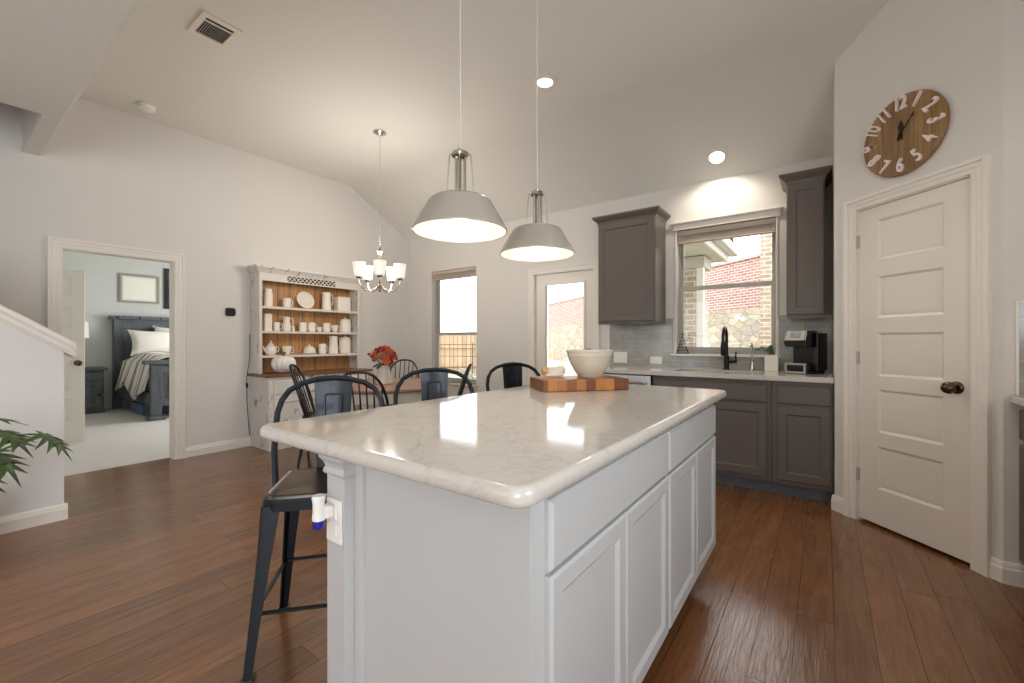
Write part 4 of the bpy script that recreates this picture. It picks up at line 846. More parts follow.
# ================================================================== HUTCH
hx, hy0, hy1 = -5.195, 2.165, 3.42
hu = thing('hutch', 'distressed white farmhouse hutch with open pine shelves', 'hutch', (-5.0, 2.80, 0))
T = Matrix.Translation((5.0, -2.80, 0))
XBF, XUF = -4.775, -5.0
obj('base_cabinet', B(T).box(hx, hy0, 0.0, XBF, hy1, 0.785, 0.004), 'distressed', hu)
obj('plinth', B(T).box(XBF, hy0, 0.0, XBF+0.012, hy1, 0.075, 0.004), 'distressed', hu)
obj('base_ledge', B(T).box(hx, hy0-0.035, 0.785, XBF+0.03, hy1+0.03, 0.815, 0.006), 'ledge', hu)
for k in range(2):
    y0 = hy0+0.05+k*0.58; t_ = Matrix.Translation((5.0+XBF+0.018, y0-2.80, 0.10)) @ Matrix.Rotation(R(90), 4, 'Z')
    d = obj('door', B(t_).slab_panels(0.55, 0.48, 0.018, [(0.07, 0.48, 0.07, 0.41)], 0.004, 0.014, 0.009, 0.006), 'distressed', hu)
    kx = 0.5 if k == 0 else 0.05
    obj('knob', B(t_ @ Matrix.Translation((kx, 0, 0.27)) @ RXc).lathe([(0, 0), (0.008, 0), (0.008, 0.012), (0.016, 0.02), (0.012, 0.03), (0, 0.032)], 14), 'black', d)
    t_ = Matrix.Translation((5.0+XBF+0.018, y0-2.80, 0.60)) @ Matrix.Rotation(R(90), 4, 'Z')
    d = obj('drawer_front', B(t_).slab_panels(0.55, 0.14, 0.018, [], 0.006), 'distressed', hu)
    obj('knob', B(t_ @ Matrix.Translation((0.275, 0, 0.07)) @ RXc).lathe([(0, 0), (0.008, 0), (0.008, 0.012), (0.016, 0.02), (0.012, 0.03), (0, 0.032)], 14), 'black', d)
obj('side_panel', B(T).box(hx, hy0, 0.815, XUF, hy0+0.024, 1.935, 0.002), 'distressed', hu)
obj('side_panel', B(T).box(hx, hy1-0.024, 0.815, XUF, hy1, 1.935, 0.002), 'distressed', hu)
for a in (hy0, hy1-0.032): obj('face_stile', B(T).box(XUF, a, 0.815, XUF+0.014, a+0.032, 1.935, 0.003), 'antique', hu)
obj('back_boards', B(T).box(hx, hy0+0.024, 0.815, hx+0.015, hy1-0.024, 1.93), 'planks', hu)
for z in (1.015, 1.29, 1.565): obj('shelf', B(T).box(hx+0.016, hy0+0.024, z-0.028, XUF-0.002, hy1-0.024, z, 0.003), 'antique', hu)
# frieze with pierced diamond lattice
fz = B(T).holed(hy0+0.032, hy1-0.032, 1.845, 1.935, [(2.47, 3.07, 1.86, 1.922)], 0.014, lambda u, v, w: (XUF+w, u, v))
fr_ = obj('frieze', fz, 'antique', hu)
lt = B(T)
for k in range(-1, 14):
    for sg in (1, -1):
        y = 2.47+0.05*k; yy0, yy1 = (y, y+0.062) if sg > 0 else (y+0.062, y)
        p0, p1 = Vector((XUF+0.007, yy0, 1.86)), Vector((XUF+0.007, yy1, 1.922))
        if min(yy0, yy1) < 2.465 or max(yy0, yy1) > 3.085: continue
        lt.tube([p0, p1], 0.006, 4)
obj('lattice', lt, 'antique', fr_)
obj('lattice_backing', B(T).box(XUF-0.006, 2.46, 1.85, XUF-0.002, 3.08, 1.93), 'darkplastic', fr_)
co = B(Matrix.Translation((5.0, -2.80, 0)) @ Matrix.Translation((0, 0, 0)))
co.loft([[(hx, hy0-o, z), (XUF+0.012+o, hy0-o, z), (XUF+0.012+o, hy1+o, z), (hx, hy1+o, z)] for z, o in ((1.93, 0.0), (1.938, 0.012), (1.952, 0.016), (1.972, 0.034), (1.984, 0.05), (2.005, 0.052))])
obj('cornice', co, 'distressed', hu)
cd = B().tube([(hx+0.004, hy0-0.012, 1.25), (hx+0.004, hy0-0.012, 1.0), (hx+0.01, hy0-0.045, 0.76), (hx+0.015, hy0-0.045, 0.5), (hx+0.03, hy0-0.03, 0.2), (hx+0.02, hy0-0.02, 0.13)], 0.004, 6)
c_ = thing('lamp_cord', 'thin black cord hanging beside the hutch', 'cord', (0, 0, 0))
obj('wire', cd, 'darkplastic', c_); obj('inline_switch', B().box(hx+0.002, hy0-0.055, 0.655, hx+0.026, hy0-0.035, 0.71, 0.006), 'darkplastic', c_)
# crockery
def handle_tube(b, r, z0, z1, out, th=0.005, ang=0):
    c, s_ = math.cos(ang), math.sin(ang)
    pts = [(r-0.004, z1), (r+out*0.7, z1+0.002), (r+out, (z0+z1)/2+0.01), (r+out*0.75, z0+0.004), (r-0.006, z0)]
    b.tube([(q*c, q*s_, z) for q, z in pts], th, 6)
def vessel(kind, x, y, z, h, r, label, rz=R(90), grp='white crockery in the hutch', spec=None):
    names = {'mug': 'mug', 'cup': 'cup', 'pitcher': 'pitcher', 'jug': 'jug', 'canister': 'canister', 'jar': 'jar', 'teapot': 'teapot', 'shaker': 'shaker', 'dish': 'butter_dish', 'box': 'canister', 'bowls': 'bowl'}
    t = thing(names[kind], label, names[kind].replace('_', ' '), (x, y, z+0.001), rz, grp)
    m = 'china'
    if kind in ('mug', 'cup'):
        p = [(0, 0), (r*0.88, 0), (r*0.95, h*0.05), (r, h*0.3), (r, h), (r-0.004, h), (r-0.006, h*0.1), (0, h*0.08)] if kind == 'mug' else [(0, 0), (r*0.5, 0), (r*0.55, h*0.08), (r*0.85, h*0.5), (r, h), (r-0.004, h), (r*0.75, h*0.4), (0, h*0.15)]
        obj('cup_body', B().lathe(p, 24), m, t); hb = B(); handle_tube(hb, r*0.96, h*0.2, h*0.8, 0.028); obj('handle', hb, m, t)
    elif kind in ('pitcher', 'jug'):
        p = [(0, 0), (r*0.9, 0), (r, h*0.12), (r*0.98, h*0.4), (r*0.8, h*0.75), (r*0.86, h), (r*0.86-0.005, h), (r*0.74, h*0.75), (r*0.9, h*0.2), (0, h*0.08)] if kind == 'jug' else [(0, 0), (r, 0), (r*1.0, h*0.05), (r*0.82, h*0.9), (r*0.88, h), (r*0.82, h), (r*0.76, h*0.88), (r*0.9, h*0.1), (0, h*0.06)]
        obj('pitcher_body', B().lathe(p, 24), m, t); hb = B(); handle_tube(hb, r*0.86, h*0.3, h*0.9, 0.042, 0.006); obj('handle', hb, m, t)
        obj('spout', B().loft([[(-r*0.7, -0.016, h*0.86), (-r*0.7, 0.016, h*0.86), (-r*0.78, 0, h*0.82)], [(-r*1.2, -0.008, h*1.0), (-r*1.2, 0.008, h*1.0), (-r*1.15, 0, h*0.97)]]), m, t)
    elif kind in ('canister', 'jar'):
        k = 0.86
        obj('jar_body', B().lathe([(0, 0), (r*0.94, 0), (r, h*0.04), (r, h*0.7), (r*0.9, h*0.76), (r*0.86, h*0.78), (0, h*0.78)], 26), m, t)
        lid = obj('lid', B().lathe([(r*0.9, h*0.78), (r*0.93, h*0.81), (r*0.8, h*0.87), (r*0.3, h*0.91), (0, h*0.915)] if kind == 'canister' else [(r*0.8, h*0.78), (r*0.84, h*0.8), (r*0.84, h*0.98), (r*0.8, h), (0, h)], 26), m, t)
        if kind == 'canister': obj('knob', B().ball((0, 0, h*0.95), (r*0.2, r*0.2, h*0.05), 10, 6), m, lid)
    elif kind == 'box':
        obj('jar_body', B().loft([rrect(-r, r, -r*0.7, r*0.7, 0.02, q, 4) for q in (0, h*0.84)]), m, t)
        obj('lid', B().loft([rrect(-r*1.03, r*1.03, -r*0.73, r*0.73, 0.02, h*0.845, 4), rrect(-r*1.03, r*1.03, -r*0.73, r*0.73, 0.02, h*0.93, 4), rrect(-r*0.8, r*0.8, -r*0.5, r*0.5, 0.02, h, 4)]), m, t)
    elif kind == 'teapot':
        obj('pot_body', B().lathe([(0, 0), (r*0.6, 0), (r*0.85, h*0.12), (r, h*0.35), (r*0.85, h*0.6), (r*0.5, h*0.68), (0, h*0.68)], 26), m, t)
        lid = obj('lid', B().lathe([(r*0.5, h*0.68), (r*0.5, h*0.72), (r*0.3, h*0.82), (0, h*0.85)], 20), m, t); obj('knob', B().ball((0, 0, h*0.92), (r*0.16, r*0.16, h*0.08), 10, 6), m, lid)
        hb = B(); handle_tube(hb, r*0.9, h*0.2, h*0.55, 0.035, 0.006); obj('handle', hb, m, t)
        obj('spout', B().tube([(-r*0.85, 0, h*0.25), (-r*1.15, 0, h*0.4), (-r*1.35, 0, h*0.62)], [0.015, 0.011, 0.008], 8), m, t)
    elif kind == 'shaker': obj('shaker_body', B().lathe([(0, 0), (r, 0), (r*1.0, h*0.2), (r*0.75, h*0.75), (r*0.8, h*0.85), (r*0.4, h), (0, h)], 16), m, t)
    elif kind == 'dish':
        obj('tray', B().lathe([(0, 0), (r*0.7, 0), (r, h*0.12), (r, h*0.17), (r*0.7, h*0.1), (0, h*0.1)], 28), m, t)
        lid = obj('lid', B().lathe([(r*0.78, h*0.12), (r*0.82, h*0.4), (r*0.66, h*0.66), (r*0.3, h*0.8), (0, h*0.82)], 28), m, t); obj('knob', B().ball((0, 0, h*0.9), (r*0.1, r*0.1, h*0.1), 10, 6), m, lid)
    elif kind == 'bowls': obj('bowl_body', B().lathe([(0, 0), (r*0.5, 0), (r*0.8, h*0.4), (r, h), (r-0.004, h), (r*0.7, h*0.4), (0, h*0.12)], 22), m, t)
    return t
hx_ = -5.095
vessel('jar', hx_, 2.308, 1.565, 0.20, 0.047, 'tall white jar at the left end of the top hutch shelf')
vessel('mug', hx_, 2.515, 1.565, 0.11, 0.046, 'white mug on the top hutch shelf left of the plate')
pt = thing('dinner_plate', 'round white plate leaning upright on the top hutch shelf', 'plate', (-5.13, 2.754, 1.566), R(90), 'white crockery in the hutch')
T_ = Matrix.Translation((0, 0.0, 0.106)) @ Matrix.Rotation(R(72), 4, 'X')
obj('plate_disc', B(T_).lathe([(0, 0.0), (0.066, 0.0), (0.072, 0.004), (0.108, 0.012), (0.109, 0.015), (0.072, 0.009), (0.064, 0.005), (0, 0.005)], 40), 'china', pt)
vessel('pitcher', hx_, 3.01, 1.565, 0.222, 0.058, 'tall white pitcher on the top hutch shelf right of the plate')
vessel('box', -5.10, 3.235, 1.565, 0.19, 0.09, 'wide square white canister at the right end of top hutch shelf')
vessel('box', hx_, 2.302, 1.29, 0.195, 0.043, 'tall square white canister at the left end of middle hutch shelf')
vessel('mug', hx_, 2.40, 1.29, 0.10, 0.034, 'slim white mug beside the square canister on middle shelf', R(55))
vessel('jug', hx_, 2.512, 1.29, 0.168, 0.045, 'white waisted jug on the middle hutch shelf')
vessel('shaker', hx_, 2.592, 1.29, 0.065, 0.017, 'little white shaker right of the waisted jug')
vessel('mug', hx_, 2.708, 1.29, 0.108, 0.044, 'white mug right of the little shaker on middle shelf')
vessel('mug', hx_, 2.82, 1.29, 0.112, 0.042, 'white mug near the centre of middle shelf, handle beside small bowl')
vessel('bowls', hx_, 2.918, 1.29, 0.06, 0.034, 'little white bowl between mugs on the middle hutch shelf')
vessel('mug', hx_, 3.01, 1.29, 0.112, 0.045, 'white mug right of the little bowl on the middle shelf')
vessel('cup', hx_, 3.125, 1.29, 0.088, 0.047, 'flared white cup left of the lidded canister on middle shelf')
vessel('canister', hx_, 3.275, 1.29, 0.195, 0.072, 'lidded white canister at the right end of middle hutch shelf')
vessel('teapot', hx_, 2.335, 1.015, 0.165, 0.062, 'white teapot at the left end of the lowest hutch shelf')
vessel('cup', hx_, 2.515, 1.015, 0.10, 0.055, 'white cup right of the teapot on the lowest shelf')
vessel('dish', -5.09, 2.785, 1.015, 0.125, 0.085, 'round covered white butter dish on the lowest hutch shelf')
vessel('mug', hx_, 2.955, 1.015, 0.125, 0.045, 'straight white mug right of butter dish on lowest shelf')
vessel('pitcher', hx_, 3.105, 1.015, 0.225, 0.06, 'white pitcher with curved handle on the lowest hutch shelf')
vessel('canister', hx_, 3.272, 1.015, 0.235, 0.072, 'lidded white canister at the right end of lowest hutch shelf')
pk = thing('pumpkin', 'white ribbed decorative pumpkin on the hutch ledge', 'pumpkin', (-4.90, 2.385, 0.816))
pbm = B(); rings = []
for i in range(13):
    q = PI*i/12; rr = math.sin(q); row = []
    for k in range(48):
        a = 2*PI*k/48; m_ = 0.126*(1-0.10*abs(math.cos(a*5))**6*min(1, rr*1.5)-0.0)
        row.append((m_*max(rr, 0.02)*math.cos(a), m_*max(rr, 0.02)*math.sin(a), 0.105-0.105*math.cos(q)-(0.02 if i > 9 else 0)*(i-9)/3))
    rings.append(row)
obj('pumpkin_body', pbm.loft(rings), 'pumpkin', pk)
obj('stem', B().tube([(0, 0, 0.18), (0.004, 0, 0.21), (0.018, 0.005, 0.232)], [0.02, 0.012, 0.013], 8), 'stemwood', pk)

# ================================================================== DINING SET
TX, TY = -3.56, 2.72
tb = thing('dining_table', 'round farmhouse dining table with brown top and cream base', 'table', (TX, TY, 0))
obj('tabletop', B().lathe([(0, 0.715), (0.6, 0.715), (0.628, 0.72), (0.635, 0.732), (0.63, 0.745), (0.615, 0.75), (0, 0.75)], 64), 'pinktop', tb)
obj('apron', B().lathe([(0.545, 0.62), (0.56, 0.62), (0.56, 0.715), (0.545, 0.715), (0.545, 0.62)], 48), 'antique', tb)
for k in range(4):
    a = R(90*k); x, y = 0.44*math.cos(a), 0.44*math.sin(a)
    obj('leg', B().lathe([(0, 0), (0.022, 0), (0.03, 0.04), (0.022, 0.08), (0.03, 0.2), (0.042, 0.42), (0.03, 0.5), (0.045, 0.52), (0.045, 0.715), (0, 0.715)], 18, (x, y, 0)), 'antique', tb)
def make_windsor():
    t = thing('windsor_chair', 'x', 'chair', (0, 0, 0), 0, 'black spindle-back dining chairs')
    prof = []
    for k in range(28):
        a = 2*PI*k/28; c, s_ = math.cos(a), math.sin(a)
        prof.append((0.21*(abs(c)**0.75)*(1 if c > 0 else -1)*(1.0-0.06*s_), 0.2*(abs(s_)**0.8)*(1 if s_ > 0 else -1)))
    obj('seat', B().loft([[(x*f_, y*f_, z) for x, y in prof] for f_, z in ((0.9, 0.42), (1.0, 0.432), (1.0, 0.448), (0.94, 0.455), (0.5, 0.446))]), 'windsor', t)
    lean = 0.26
    hp = []
    for i in range(25):
        q = PI*i/24; x = 0.205*math.copysign(abs(math.cos(q))**0.75, math.cos(q)); z = 0.45+0.49*abs(math.sin(q))**0.62
        hp.append((x if 0 < i < 24 else x*0.86, 0.135+lean*(z-0.45)+0.045*(1-(x/0.205)**2), z))
    obj('back_hoop', B().tube(hp, 0.011, 8), 'windsor', t)
    for k in range(7):
        u = (k-3)/3; xt = 0.165*u; 
        ztop = 0.45+0.49*abs(math.sin(math.acos(min(1, abs(xt/0.205)**(1/0.75)))))**0.62
        yt = 0.135+lean*(ztop-0.45)+0.045*(1-(xt/0.205)**2)
        p0, p1 = Vector((0.135*u, 0.15-0.02*u*u, 0.445)), Vector((xt, yt, ztop))
        obj('spindle', B().tube([p0, p0.lerp(p1, 0.4), p1], [0.006, 0.0075, 0.0045], 6), 'windsor', t)
    for sx in (-1, 1):
        for y0, y1 in ((-0.13, -0.19), (0.12, 0.2)):
            obj('leg', B().tube([(sx*0.14, y0, 0.43), (sx*0.168, (y0+y1)/2, 0.22), (sx*0.195, y1, 0.0)], [0.013, 0.019, 0.011], 8), 'windsor', t)
        obj('stretcher', B().tube([(sx*0.17, -0.165, 0.2), (sx*0.17, 0, 0.2), (sx*0.17, 0.165, 0.2)], [0.008, 0.012, 0.008], 8), 'windsor', t)
    obj('stretcher', B().tube([(-0.17, 0, 0.2), (0, 0, 0.2), (0.17, 0, 0.2)], [0.008, 0.012, 0.008], 8), 'windsor', t)
    return t
wc = make_windsor()
def face(dx, dy): return math.atan2(dx, -dy)
for i, (x, y, dx, dy, lb) in enumerate(((-3.02, 2.14, -0.62, 0.68, 'black spindle-back chair at the table side facing the island'), (-4.02, 2.36, 0.66, 0.75, 'black spindle-back chair seen edge-on in front of the hutch'), (-4.05, 3.30, 0.55, -0.75, 'black spindle-back chair in the far corner behind the vase'), (-3.14, 3.09, -0.72, -0.65, 'black spindle-back chair in front of the dining window'))):
    o = wc if i == 0 else copy_tree(wc)
    o.location = (x, y, 0); o.rotation_euler = (0, 0, face(dx, dy)); o['label'] = lb
tag(obj('vase', B().lathe([(0, 0), (0.078, 0), (0.082, 0.006), (0.078, 0.05), (0.055, 0.15), (0.05, 0.165), (0.054, 0.185), (0.049, 0.185), (0.045, 0.165), (0.07, 0.05), (0, 0.01)], 32), 'cream', None, (-3.53, 2.69, 0.751)), 'cream tapered vase on the dining table', 'vase')
bq = thing('flower_bouquet', 'bunch of orange and red flowers in the cream vase', 'flowers', (-3.53, 2.69, 0.93))
random.seed(11)
sm = B()
cols = ['red', 'orange', 'red', 'rust', 'orange', 'red', 'plum', 'rust', 'orange', 'red', 'plum', 'orange', 'red', 'rust', 'plum', 'orange', 'red', 'orange', 'rust', 'red', 'plum', 'red', 'orange', 'rust', 'red', 'plum', 'orange', 'red']
for i, c in enumerate(cols):
    ph = i*2.4; q = math.sqrt((i+0.5)/len(cols)); r_ = 0.118*min(1, q*1.15); z = 0.005+0.18*math.sqrt(max(0, 1-q*q*0.97))
    p = Vector((r_*math.cos(ph), r_*math.sin(ph), z)); sm.tube([(0.01*math.cos(ph), 0.01*math.sin(ph), -0.15), (p.x*0.35, p.y*0.35, 0.02), p], 0.002, 5)
    fb = B(); rad = 0.04 if c != 'plum' else 0.02
    nrm = (p-Vector((0, 0, -0.02))).normalized()
    if c == 'plum':
        for k in range(6): fb.ball(p+Vector((random.uniform(-.022, .022), random.uniform(-.022, .022), random.uniform(-.015, .02))), 0.011, 8, 6)
    else:
        fb.ball(p+nrm*0.008, 0.014, 8, 6)
        s1 = nrm.orthogonal().normalized(); s2 = nrm.cross(s1)
        for ringi, (nn, lr, up) in enumerate(((5, 0.022, 0.9), (7, 0.034, 0.45), (8, 0.044, 0.1))):
            for k in range(nn):
                a = 2*PI*k/nn+ringi*0.5; d = s1*math.cos(a)+s2*math.sin(a)
                leafquad(fb, p+d*0.004, d*1.0+nrm*up, nrm-d*0.2, lr, lr*0.9, 0.25)
    obj('flower' if c != 'plum' else 'berry_cluster', fb, c, bq)
obj('stems', sm, 'darkleaf', bq)
lf = B()
for i in range(16):
    a = 2*PI*i/16; r_ = random.uniform(0.05, 0.1); leafquad(lf, (0.02*math.cos(a), 0.02*math.sin(a), random.uniform(0.0, 0.06)), (math.cos(a), math.sin(a), random.uniform(-0.1, 0.9)), (0, 0, 1), r_+0.03, 0.04, 0.4)
obj('leaves', lf, 'darkleaf', bq)

# ================================================================== HOUSE PLANT
pp = thing('potted_plant', 'green split-leaf plant in front of the half wall', 'plant', (-3.68, 0.03, 0))
obj('pot', B().lathe([(0, 0), (0.13, 0), (0.14, 0.01), (0.175, 0.28), (0.185, 0.285), (0.185, 0.31), (0.17, 0.31), (0.165, 0.28), (0, 0.27)], 32), 'tub', pp)
obj('soil', B().lathe([(0, 0.285), (0.16, 0.28)], 24), 'soil', pp)
def split_leaf(b, c, d, up, size):
    """broad leaf cut into pointed lobes on both sides of a midrib"""
    c = Vector(c); d = Vector(d).normalized(); s_ = d.cross(Vector(up)).normalized(); n = s_.cross(d).normalized()
    def q(t, k): return c + d*size*t + s_*size*k - n*size*(0.35*t*t+0.45*k*k)
    # outline of one half: (along, across), alternating lobe tips and notches
    half = [(-0.05, 0.05), (-0.20, 0.16), (-0.34, 0.30), (-0.12, 0.24), (0.0, 0.12), (-0.04, 0.34), (0.02, 0.62), (0.10, 0.36), (0.15, 0.13), (0.26, 0.36), (0.38, 0.66), (0.36, 0.36), (0.32, 0.13), (0.48, 0.30), (0.66, 0.52), (0.58, 0.27), (0.50, 0.11), (0.66, 0.19), (0.88, 0.32), (0.78, 0.15), (0.72, 0.07)]
    mid = [b.v(q(t, 0)) for t in (-0.04, 0.0, 0.06, 0.12, 0.18, 0.26, 0.34, 0.42, 0.50, 0.58, 0.66, 0.74)]; tip = b.v(q(1.15, 0))
    near = [0, 0, 1, 1, 2, 2, 3, 3, 4, 4, 5, 5, 6, 7, 7, 8, 9, 9, 10, 10, 11]
    for sg in (1, -1):
        o = [b.v(q(t, sg*k)) for t, k in half]
        for i in range(len(half)-1):
            a, e = near[i], near[i+1]
            if a == e: b.f([mid[a], o[i], o[i+1]])
            else: b.f([mid[a], o[i], o[i+1], mid[e]])
        b.f([mid[11], o[-1], tip])
leaves = [((0.33, 0.34, 0.68), (0.55, 0.70, -0.45), 0.165), ((0.17, 0.20, 0.70), (0.70, 0.55, -0.25), 0.19), ((0.15, 0.17, 0.60), (0.72, 0.55, -0.45), 0.21), ((0.12, 0.12, 0.52), (0.7, 0.6, -0.7), 0.2), ((0.05, -0.1, 0.66), (0.3, -0.8, 0.0), 0.24), ((-0.1, -0.05, 0.7), (-0.5, -0.4, 0.2), 0.2), ((0.25, -0.1, 0.5), (0.9, -0.3, -0.3), 0.22), ((0.02, 0.12, 0.76), (0.3, 0.8, 0.1), 0.18)]
for c, d, sz in leaves:
    lb = B(); split_leaf(lb, c, d, (0, 0, 1), sz)
    lo = obj('leaf', lb, 'leaf', pp, ang=60)
    md = lo.modifiers.new('thickness', 'SOLIDIFY'); md.thickness = 0.0015
    obj('leaf_stalk', B().tube([(c[0]*0.1, c[1]*0.1, 0.28), (c[0]*0.5, c[1]*0.5, c[2]*0.85), c], 0.005, 6), 'leaf', pp)

# ================================================================== BEDROOM
bedx0, bedx1, by0, by1 = -10.04, -8.05, 1.95, 3.63
bed = thing('bed', 'grey rustic wooden bed seen through the doorway', 'bed', (-9.05, 2.79, 0))
T = Matrix.Translation((9.05, -2.79, 0))
hb = B(T)
hb.box(-10.04, by0, 0, -9.94, by0+0.11, 1.56, 0.006).box(-10.04, by1-0.11, 0, -9.94, by1, 1.56, 0.006)
hb.box(-10.01, by0+0.11, 0.3, -9.97, by1-0.11, 1.56); hb.box(-10.03, by0+0.11, 1.40, -9.95, by1-0.11, 1.52, 0.006)
for k in range(4):
    y = by0+0.24+k*0.36; hb.box(-9.972, y, 0.85, -9.955, y+0.10, 1.4, 0.004)
hdb = obj('headboard', hb, 'bedwood', bed)
obj('top_rail', B(T).box(-10.07, by0-0.05, 1.56, -9.91, by1+0.05, 1.62, 0.008), 'bedwood', hdb)
for k in range(5): obj('stud', B(T @ Matrix.Translation((-9.915, by0+0.05+0.3*k, 1.59)) @ Matrix.Rotation(R(90), 4, 'Y')).lathe([(0, 0.012), (0.018, 0.006), (0.022, 0)], 10), 'darkplastic', hdb)
fb = B(T)
fb.box(-8.14, by0+0.04, 0.0, -8.04, by0+0.17, 0.83, 0.006).box(-8.14, by1-0.17, 0, -8.04, by1-0.04, 0.83, 0.006)
fb.box(-8.11, by0+0.17, 0.2, -8.07, by1-0.17, 0.83); fb.box(-8.13, by0+0.17, 0.7, -8.05, by1-0.17, 0.8, 0.005); fb.box(-8.13, by0+0.17, 0.2, -8.05, by1-0.17, 0.3, 0.005)
for k in range(4):
    y = by0+0.26+k*0.34; fb.box(-8.072, y, 0.3, -8.055, y+0.09, 0.7, 0.004)
fbo = obj('footboard', fb, 'bedwood', bed)
obj('foot_rail', B(T).box(-8.17, by0-0.04, 0.83, -8.01, by1+0.04, 0.89, 0.008), 'bedwood', fbo)
for y in (by0+0.105, by1-0.105): obj('foot_block', B(T).box(-8.19, y-0.1, 0, -7.99, y+0.1, 0.06, 0.01), 'bedwood', fbo)
for y in (by0+0.05, by1-0.09): obj('side_rail', B(T).box(-9.95, y, 0.22, -8.12, y+0.04, 0.40, 0.004), 'bedwood', bed)
obj('mattress', B(T).box(-9.95, by0+0.07, 0.40, -8.15, by1-0.07, 0.84, 0.05, 3), 'boxspring', bed)
# duvet: draped sheet over the mattress
dv = B(); n1, n2 = 26, 30; rows = []
for i in range(n1+1):
    x = -9.55+1.38*i/n1; row = []
    for j in range(n2+1):
        u = j/n2; y = by0-0.0+(by1-by0)*u; e = min(u, 1-u)*(by1-by0)
        z = 0.88+0.04*math.sin(x*7+y*4)*math.sin(y*6)+0.06*math.sin(PI*i/n1)+0.05*math.sin(PI*min(1, e*3)/2)
        if e < 0.12: z = 0.88-(0.12-e)/0.12*(0.42+0.10*math.sin(x*6.5+1)+0.12*(i/n1)); y += (0.05 if u > 0.5 else -0.05)*(1+0.3*math.sin(x*11))
        row.append((x, y, z))
    rows.append(row)
vv = [[dv.v(p) for p in r] for r in rows]
for i in range(n1):
    for j in range(n2): dv.f([vv[i][j], vv[i+1][j], vv[i+1][j+1], vv[i][j+1]])
dvo = obj('striped_duvet', dv, 'stripe', None, ang=80); md = dvo.modifiers.new('thickness', 'SOLIDIFY'); md.thickness = 0.03
tag(dvo, 'white duvet with black stripes draped over the bed', 'duvet')
def pillow(c, sx, sy, sz, lean, m, label, rz=0):
    t = B(Matrix.Translation(c) @ Matrix.Rotation(rz, 4, 'Z') @ Matrix.Rotation(lean, 4, 'Y'))
    rings = []
    N = 14
    vs = {}
    for sgn in (1, -1):
        for i in range(N+1):
            for j in range(N+1):
                u, v = -1+2*i/N, -1+2*j/N; edge = max(0, (1-u*u)*(1-v*v))**0.42
                if (i in (0, N) or j in (0, N)) and sgn < 0: vs[(sgn, i, j)] = vs[(1, i, j)]; continue
                pin = 1-0.15*(1-abs(u)**2)*(abs(v)) ; pin2 = 1-0.13*(1-abs(v)**2)*abs(u)
                vs[(sgn, i, j)] = t.v((sgn*sx*edge, sy*u*pin2, sz*v*pin))
        for i in range(N):
            for j in range(N): t.f([vs[(sgn, i, j)], vs[(sgn, i+1, j)], vs[(sgn, i+1, j+1)], vs[(sgn, i, j+1)]])
    return tag(obj('pillow', t, m, None, ang=80), label, 'pillow', 'pillows on the bed')
pillow((-9.55, 2.42, 1.15), 0.10, 0.36, 0.25, R(-22), 'linen', 'large white pillow nearest the nightstand side of the bed')
pillow((-9.55, 3.16, 1.15), 0.10, 0.34, 0.25, R(-22), 'linen', 'white pillow behind the doorway edge, right on the bed')
pillow((-9.82, 2.80, 1.2), 0.09, 0.34, 0.27, R(-12), 'stripe', 'striped pillow between and behind the white pillows')
tag(obj('storage_bin', B().flare(-9.3, -8.7, by0+0.1, by0+0.6, [(0.001, 0), (0.15, 0.015), (0.15, 0.025), (0.175, 0.025)], False), 'bluebin'), 'blue storage bin pushed under the bed', 'bin')
ns = thing('nightstand', 'dark grey wooden nightstand beside the bed', 'nightstand', (-9.82, 1.56, 0))
T = Matrix.Translation((9.82, -1.56, 0))
obj('cabinet', B(T).box(-10.07, 1.33, 0.06, -9.62, 1.77, 0.70, 0.005).box(-10.06, 1.32, 0, -9.60, 1.78, 0.06, 0.006), 'bedwood', ns)
obj('top', B(T).box(-10.08, 1.29, 0.70, -9.57, 1.81, 0.74, 0.008), 'bedwood', ns)
t_ = Matrix.Translation((9.82-9.60, 1.36-1.56, 0.08)) @ Matrix.Rotation(R(90), 4, 'Z')
d = obj('door', B(t_).slab_panels(0.38, 0.42, 0.018, [(0.06, 0.32, 0.06, 0.36)], 0.004, 0.014, 0.010), 'bedwood', ns)
obj('knob', B(t_ @ Matrix.Translation((0.34, 0, 0.22)) @ RXc).lathe([(0, 0), (0.01, 0), (0.02, 0.02), (0, 0.03)], 12), 'black', d)
t_ = Matrix.Translation((9.82-9.60, 1.36-1.56, 0.53)) @ Matrix.Rotation(R(90), 4, 'Z')
obj('drawer_front', B(t_).slab_panels(0.38, 0.14, 0.018, [], 0.006), 'bedwood', ns)
lm = thing('table_lamp', 'white shaded lamp on the bedroom nightstand', 'lamp', (-9.84, 1.50, 0.741))
obj('base', B().lathe([(0, 0), (0.08, 0), (0.08, 0.02), (0.02, 0.04), (0.03, 0.16), (0.035, 0.24), (0.02, 0.36), (0.01, 0.4), (0.01, 0.5), (0, 0.5)], 24), 'china', lm)
obj('lamp_shade', B().lathe([(0.125, 0.49), (0.128, 0.49), (0.116, 0.75), (0.113, 0.75), (0.125, 0.49)], 32), 'linen', lm)
def picture(y0, y1, z0, z1, frame, inner, fwid, label, lines):
    t = thing('framed_picture', label, 'picture', (-10.099, (y0+y1)/2, (z0+z1)/2), R(90)); w, h = (y1-y0)/2, (z1-z0)/2
    obj('frame', B().holed(-w, w, -h, h, [(-w+fwid, w-fwid, -h+fwid, h-fwid)], 0.03, lambda u, v, q: (u, -0.03+q, v)), frame, t)
    obj('print', B().box(-w+fwid, -0.012, -h+fwid, w-fwid, -0.002, h-fwid), inner, t)
    lines(t, w, h, fwid)
    if inner != 'picmat': obj('glazing', B().box(-w+fwid, -0.018, -h+fwid, w-fwid, -0.0155, h-fwid), 'glass', t)
